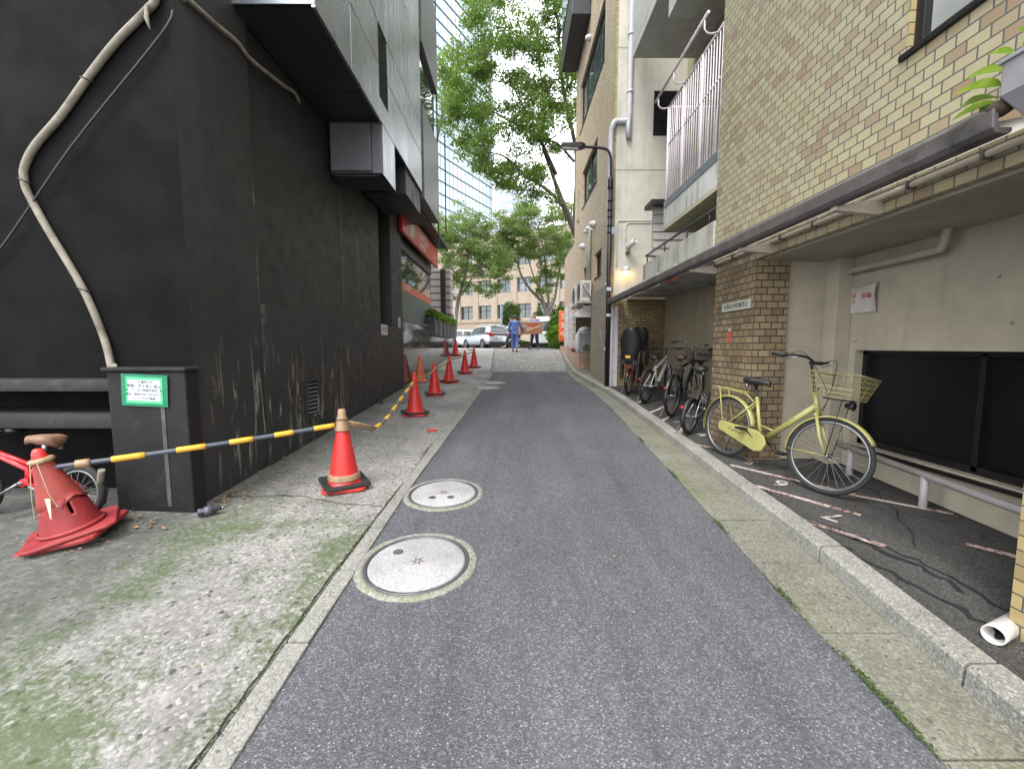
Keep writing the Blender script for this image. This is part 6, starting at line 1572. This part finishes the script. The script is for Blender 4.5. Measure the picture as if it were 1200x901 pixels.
    MB().loft([[(-1.85,-.5,1.41),(-1.85,.5,1.41),(-1.85,.5,1.45),(-1.85,-.5,1.45)],[(-1.55,-.5,1.46),(-1.55,.5,1.46),(-1.55,.5,1.49),(-1.55,-.5,1.49)]],smooth=False).build('spoiler',paint,t)
    MB().tube([(-1.4,0,1.48),(-1.5,0,1.62)],.012,6).build('aerial',M['black_plastic'],t)
    return t
car('silver hatchback seen from behind, stopped where the lane meets the street',(-1.75,27.4,1.44),R(121),M['car_silver'])
car('white car farther left, mostly hidden behind the silver hatchback',(-4.3,35.2,1.5),R(165),M['car_white'])
# small white truck
tr=thing('small_truck','small white truck with open dark windscreen parked behind the bright shrub','truck',(2.0,26.8,1.5),(0,0,R(-97)))
m=MB(); m.loft([[(x,-.7*w,z0),(x,.7*w,z0),(x,.7*w,zs),(x,.62*w,zt),(x,-.62*w,zt),(x,-.7*w,zs)] for x,w,z0,zs,zt in ((0,1,.45,1.2,1.78),(1.0,1,.35,1.15,1.78),(1.22,1,.3,1.05,1.72),(1.5,.98,.3,.95,1.02),(1.56,.95,.34,.8,.9))],smooth=False); m.build('cab',M['truck_white'],tr,bevel=.03)
MB().add([(1.30,-.58,1.62),(1.30,.58,1.62),(1.535,.62,1.05),(1.535,-.62,1.05)],[(0,1,2,3)]).build('windscreen',M['car_glass'],tr).modifiers.new('t','SOLIDIFY').thickness=.02
for s in (-1,1):
    MB().add([(.35,s*.70,1.15),(1.15,s*.712,1.12),(1.05,s*.655,1.65),(.35,s*.655,1.68)],[(0,1,2,3)]).build('side_window',M['car_glass'],tr).modifiers.new('t','SOLIDIFY').thickness=.012
    MB().obox((1.56,s*.52,.72),(.03,.2,.13)).build('headlight',M['lens'],tr,bevel=.02)
    MB().tube([(1.2,s*.72,1.2),(1.35,s*.86,1.25)],.012,6).obox((1.36,s*.88,1.3),(.03,.1,.2)).build('wing_mirror',M['black_plastic'],tr)
    for x in (1.05,-1.2): MB().lathe([(.14,-.08),(.26,-.08),(.275,-.05),(.275,.05),(.26,.08),(.14,.08)],24,Matrix.Translation((x,s*.62,.275))@Matrix.Rotation(PI/2,4,'X'),closed=True).build('wheel',M['tyre'],tr)
MB().box(-1.8,-.02,-.7,.7,.5,.62).box(-1.8,-.02,-.7,-.66,.62,.92).box(-1.8,-.02,.66,.7,.62,.92).build('cargo_bed',M['truck_white'],tr)
MB().box(-.9,.1,-.62,.62,1.5,2.0).build('roof_box',M['truck_white'],tr,bevel=.02)
MB().box(1.55,1.58,-.18,.18,.42,.56).build('number_plate',M['plate'],tr); MB().box(1.54,1.6,-.66,.66,.3,.42).build('bumper',M['pipe_grey'],tr,bevel=.02)

# ================================================================== people
def skin_mesh(name,J,E,Rd,mat,parent,root,sub=2):
    names=list(J); idx={k:i for i,k in enumerate(names)}
    me=bpy.data.meshes.new(name); me.from_pydata([J[k] for k in names],[(idx[a],idx[b]) for a,b in E],[]); me.update()
    o=bpy.data.objects.new(name,me); COL.objects.link(o); o.parent=parent
    o.modifiers.new('skin','SKIN'); 
    if not me.skin_vertices: pass
    sv=me.skin_vertices[0].data
    for k in names:
        r=Rd[k]; sv[idx[k]].radius=(r,r) if not isinstance(r,tuple) else r
        sv[idx[k]].use_root = (k==root)
    s=o.modifiers.new('sub','SUBSURF'); s.levels=sub; s.render_levels=sub
    me.materials.append(mat)
    for md in o.modifiers:
        if md.type=='SKIN': md.use_smooth_shade=True
    return o
def person(label,loc,rz,J,top,bottom,hide=(),sleeve='wr',shoe=None):
    t=thing('person',label,'person',loc,(0,0,rz))
    D=dict(pel=(0,0,.93),waist=(0,0,1.06),chest=(0,.01,1.27),nb=(0,-.0,1.42),nk=(0,.015,1.5),hd=(0,.03,1.60),ht=(0,.03,1.68),
      shl=(-.17,0,1.385),ell=(-.25,-.02,1.12),wrl=(-.27,.06,.88),shr=(.17,0,1.385),elr=(.25,-.02,1.12),wrr=(.27,.06,.88),
      hil=(-.085,0,.90),knl=(-.1,.02,.49),anl=(-.1,-.01,.09),tol=(-.11,.16,.035),hir=(.085,0,.90),knr=(.1,.02,.49),anr=(.1,-.01,.09),tor=(.11,.16,.035))
    D.update(J); V={k:Vector(v) for k,v in D.items()}
    Rd=dict(pel=.125,waist=.115,chest=.135,nb=.075,nk=.052,hd=.082,ht=.062,shl=.062,ell=.043,wrl=.03,shr=.062,elr=.043,wrr=.03,hil=.092,knl=.058,anl=.038,tol=.03,hir=.092,knr=.058,anr=.038,tor=.03)
    E=[('pel','waist'),('waist','chest'),('chest','nb'),('nb','nk'),('nk','hd'),('hd','ht')]
    for s in 'lr': E+=[('nb','sh'+s),('sh'+s,'el'+s),('el'+s,'wr'+s),('pel','hi'+s),('hi'+s,'kn'+s),('kn'+s,'an'+s),('an'+s,'to'+s)]
    # hands: palm and five bent fingers
    for s in 'lr':
        d=(V['wr'+s]-V['el'+s]).normalized(); side=Vector((1 if s=='l' else -1,0,0)); fwd=Vector((0,1,0))
        lat=d.cross(side).normalized()
        V['pa'+s]=V['wr'+s]+d*.06; Rd['pa'+s]=(.034,.02); E.append(('wr'+s,'pa'+s))
        for k in range(4):
            o_=lat*(-.03+.02*k); L=(.07,.078,.074,.058)[k]
            a='f%d%s'%(k,s); b='g%d%s'%(k,s); V[a]=V['pa'+s]+d*.035+o_; V[b]=V[a]+d*L*.6+side*L*.55; Rd[a]=.0095; Rd[b]=.008; E+=[('pa'+s,a),(a,b)]
        a='t0'+s; b='t1'+s; V[a]=V['wr'+s]+d*.035+lat*.04+side*.01; V[b]=V[a]+d*.04+side*.025; Rd[a]=.011; Rd[b]=.009; E+=[('wr'+s,a),(a,b)]
    # nose and ears grow from the head
    V['no']=V['hd']+Vector((0,.098,-.005)); Rd['no']=.013; E.append(('hd','no'))
    for s,sg in (('l',-1),('r',1)): V['ea'+s]=V['hd']+Vector((sg*.09,.0,0)); Rd['ea'+s]=.016; E.append(('hd','ea'+s))
    body=skin_mesh('body',V,E,Rd,M['skin'],t,'pel')
    sub=lambda ks,k,add: {q:(Rd[q]+add if not isinstance(Rd[q],tuple) else Rd[q]) for q in ks}
    ks=['pel','waist','chest','nb','shl','ell','shr','elr']; e=[('pel','waist'),('waist','chest'),('chest','nb'),('nb','shl'),('shl','ell'),('nb','shr'),('shr','elr')]
    VV=dict(V)
    if sleeve=='wr':
        for s in 'lr': ks.append('wr'+s); e.append(('el'+s,'wr'+s))
    r1=sub(ks,0,.022); r1['chest']=(.185,.135); r1['waist']=(.165,.13); r1['pel']=(.165,.135)
    VV['nb']=V['nb']+Vector((0,0,-.01))
    skin_mesh('jacket',{k:VV[k] for k in ks},e,r1,top,t,'pel')
    ks=['pel','hil','knl','anl','hir','knr','anr']; e=[('pel','hil'),('hil','knl'),('knl','anl'),('pel','hir'),('hir','knr'),('knr','anr')]
    r2=sub(ks,0,.025); r2['pel']=.13
    VV=dict(V); 
    for s in 'lr': VV['an'+s]=V['an'+s]+Vector((0,0,.03))
    skin_mesh('trousers',{k:VV[k] for k in ks},e,r2,bottom,t,'pel')
    for s in 'lr':
        a=V['an'+s]; b=V['to'+s]; q=(b-a); q.z=0; q.normalize()
        skin_mesh('shoe',{'a':a+Vector((0,0,-.03))-q*.04,'b':a.lerp(b,.6)+Vector((0,0,.005)),'c':b+q*.04},[('a','b'),('b','c')],{'a':.05,'b':.047,'c':.036},shoe or M['shoe'],t,'a',2)
    h=V['hd']; mb=MB(); 
    mb.grid(lambda u,v: h+Vector((.098*math.sin(v*1.9)*math.cos(2*PI*u), -.016+.112*math.sin(v*1.9)*math.sin(2*PI*u)*(1 if math.sin(2*PI*u)<0 else .72), .028+.105*math.cos(v*1.9)+(.05 if math.sin(2*PI*u)>.0 else 0)*(v>.75))),24,10)
    ho=mb.build('hair',M['hair'],t,uv=False,recalc=False); ho.modifiers.new('th','SOLIDIFY').thickness=.012
    for s in (-1,1): MB().ball(h+Vector((s*.032,.078,.012)),.011,6).build('eye',M['hair'],t,uv=False)
    MB().ball(h+Vector((0,.083,-.045)),.02,6,sc=(1,.4,.28)).build('mouth',plain('lips',(.34,.14,.11),.5),t,uv=False)
    return t
# blue worker walks away from the camera; local y is the way he faces
zb=gz(19.75)
person('person in blue work clothes seen from behind, carrying the near end of the carton',(.13,19.75,zb),R(-6),
  dict(shl=(-.19,0,1.40),ell=(-.28,.06,1.12),wrl=(-.22,.2,.93),shr=(.19,0,1.40),elr=(.32,.08,1.14),wrr=(.4,.26,.96),knl=(-.1,.10,.50),anl=(-.10,.12,.10),tol=(-.11,.28,.04),knr=(.1,.02,.48),anr=(.10,-.16,.10),tor=(.11,-.0,.035),hd=(-.02,.06,1.60),ht=(-.02,.07,1.68)),M['work_blue'],M['work_blue'])
person('person in plaid shirt and navy trousers facing us, carrying the far end of the carton',(1.15,21.2,gz(21.2)),R(165),
  dict(shl=(-.18,0,1.40),ell=(-.24,.1,1.16),wrl=(-.2,.3,1.05),shr=(.18,0,1.40),elr=(.24,.1,1.16),wrr=(.2,.3,1.05),knl=(-.12,.06,.5),anl=(-.16,-.02,.1),tol=(-.18,.14,.04),knr=(.12,.06,.5),anr=(.18,.05,.1),tor=(.24,.2,.04),hd=(-.03,.05,1.61),ht=(-.04,.05,1.69)),M['plaid'],M['work_navy']).scale=(1.07,1.07,1.07)
person('person in white shirt and dark trousers striding behind the blue worker, by the silver hatchback',(.0,22.7,gz(22.7)+.0),R(75),
  dict(knl=(-.1,.22,.52),anl=(-.1,.34,.12),tol=(-.1,.5,.05),knr=(.1,-.1,.46),anr=(.1,-.38,.16),tor=(.1,-.26,.05),ell=(-.25,.1,1.15),wrl=(-.22,.3,1.05),hd=(0,.06,1.58),ht=(0,.07,1.66)),M['shirt_white'],M['work_navy'],shoe=M['sock_tan'])
# carton
bx=thing('cardboard_carton','large brown cardboard carton with red and white stripes held between two people','carton',(.87,20.55,zb+1.15),(R(2),R(-3),R(16)))
MB().box(-.56,.56,-.24,.24,-.28,.27).build('carton_body',M['cardboard'],bx,bevel=.008)
MB().box(-.565,.565,-.245,.245,.27,.295).build('carton_lid',M['cardboard_lid'],bx)
fm_=face_M((0,-.2415,0),(1,0,0))
mb=MB()
def stripe(mb,pts,w): 
    for a,b in zip(pts,pts[1:]):
        d=Vector((b[0]-a[0],b[1]-a[1],0)).normalized(); n_=Vector((-d.y,d.x,0))*w/2
        mb.prism([(a[0]-n_.x,a[1]-n_.y),(b[0]-n_.x,b[1]-n_.y),(b[0]+n_.x,b[1]+n_.y),(a[0]+n_.x,a[1]+n_.y)],fm_,0,.003)
stripe(mb,[(-.5,.14),(-.22,.13)],.035); stripe(mb,[(-.25,.0),(0,.07)],.03); stripe(mb,[(-.25,-.1),(.0,-.02),(.48,.12)],.035); mb.build('white_stripe',M['sign_white'],bx)
mb=MB(); stripe(mb,[(-.16,.18),(.1,.19)],.03); stripe(mb,[(-.18,.09),(.42,.17)],.025); stripe(mb,[(.0,.06),(.3,.12)],.02); mb.build('red_stripe',M['cone_red'],bx)
# ================================================================== light, sky, camera
w=bpy.data.worlds.new('World'); SC.world=w; w.use_nodes=True; nt=w.node_tree
bg=nt.nodes['Background']
SUN_EL=R(58); SUN_AZ=R(215)   # high, behind the left of the camera
sky=nt.nodes.new('ShaderNodeTexSky'); sky.sky_type='NISHITA'; sky.sun_disc=False; sky.sun_elevation=SUN_EL; sky.sun_rotation=SUN_AZ; sky.air_density=1.0; sky.dust_density=1.5
tc=nt.nodes.new('ShaderNodeTexCoord'); mp=nt.nodes.new('ShaderNodeMapping'); mp.inputs['Scale'].default_value=(1.0,1.0,2.0); nt.links.new(tc.outputs['Generated'],mp.inputs[0])
nz=nt.nodes.new('ShaderNodeTexNoise'); nz.inputs['Scale'].default_value=2.2; nz.inputs['Detail'].default_value=7; nz.inputs['Roughness'].default_value=.6; nt.links.new(mp.outputs[0],nz.inputs['Vector'])
rp=nt.nodes.new('ShaderNodeValToRGB'); rp.color_ramp.elements[0].position=.22; rp.color_ramp.elements[1].position=.46; nt.links.new(nz.outputs['Fac'],rp.inputs['Fac'])
mx=nt.nodes.new('ShaderNodeMix'); mx.data_type='RGBA'; nt.links.new(rp.outputs['Color'],mx.inputs[0]); nt.links.new(sky.outputs[0],mx.inputs[6]); mx.inputs[7].default_value=(10.6,10.85,11.2,1)
nt.links.new(mx.outputs[2],bg.inputs['Color']); bg.inputs['Strength'].default_value=.1
sl=bpy.data.lights.new('sun','SUN'); sl.energy=1.0; sl.angle=R(25); sl.color=(1,.96,.9); so=bpy.data.objects.new('sun',sl); COL.objects.link(so)
d=Vector((math.sin(SUN_AZ)*math.cos(SUN_EL),math.cos(SUN_AZ)*math.cos(SUN_EL),math.sin(SUN_EL)))
so.rotation_euler=d.to_track_quat('Z','Y').to_euler()
cam=bpy.data.cameras.new('camera'); cam.sensor_width=36; cam.lens=FPX/1200*36; cam.clip_start=.05; cam.clip_end=3000
co=bpy.data.objects.new('camera',cam); COL.objects.link(co); co.location=(0,0,EYE); co.rotation_euler=(PI/2-PITCH,0,0); SC.camera=co
vs=SC.view_settings; vs.view_transform='Standard'; vs.look='None'; vs.gamma=1; vs.use_curve_mapping=False; vs.exposure=1.8
SC.cycles.max_bounces=8; SC.cycles.diffuse_bounces=4
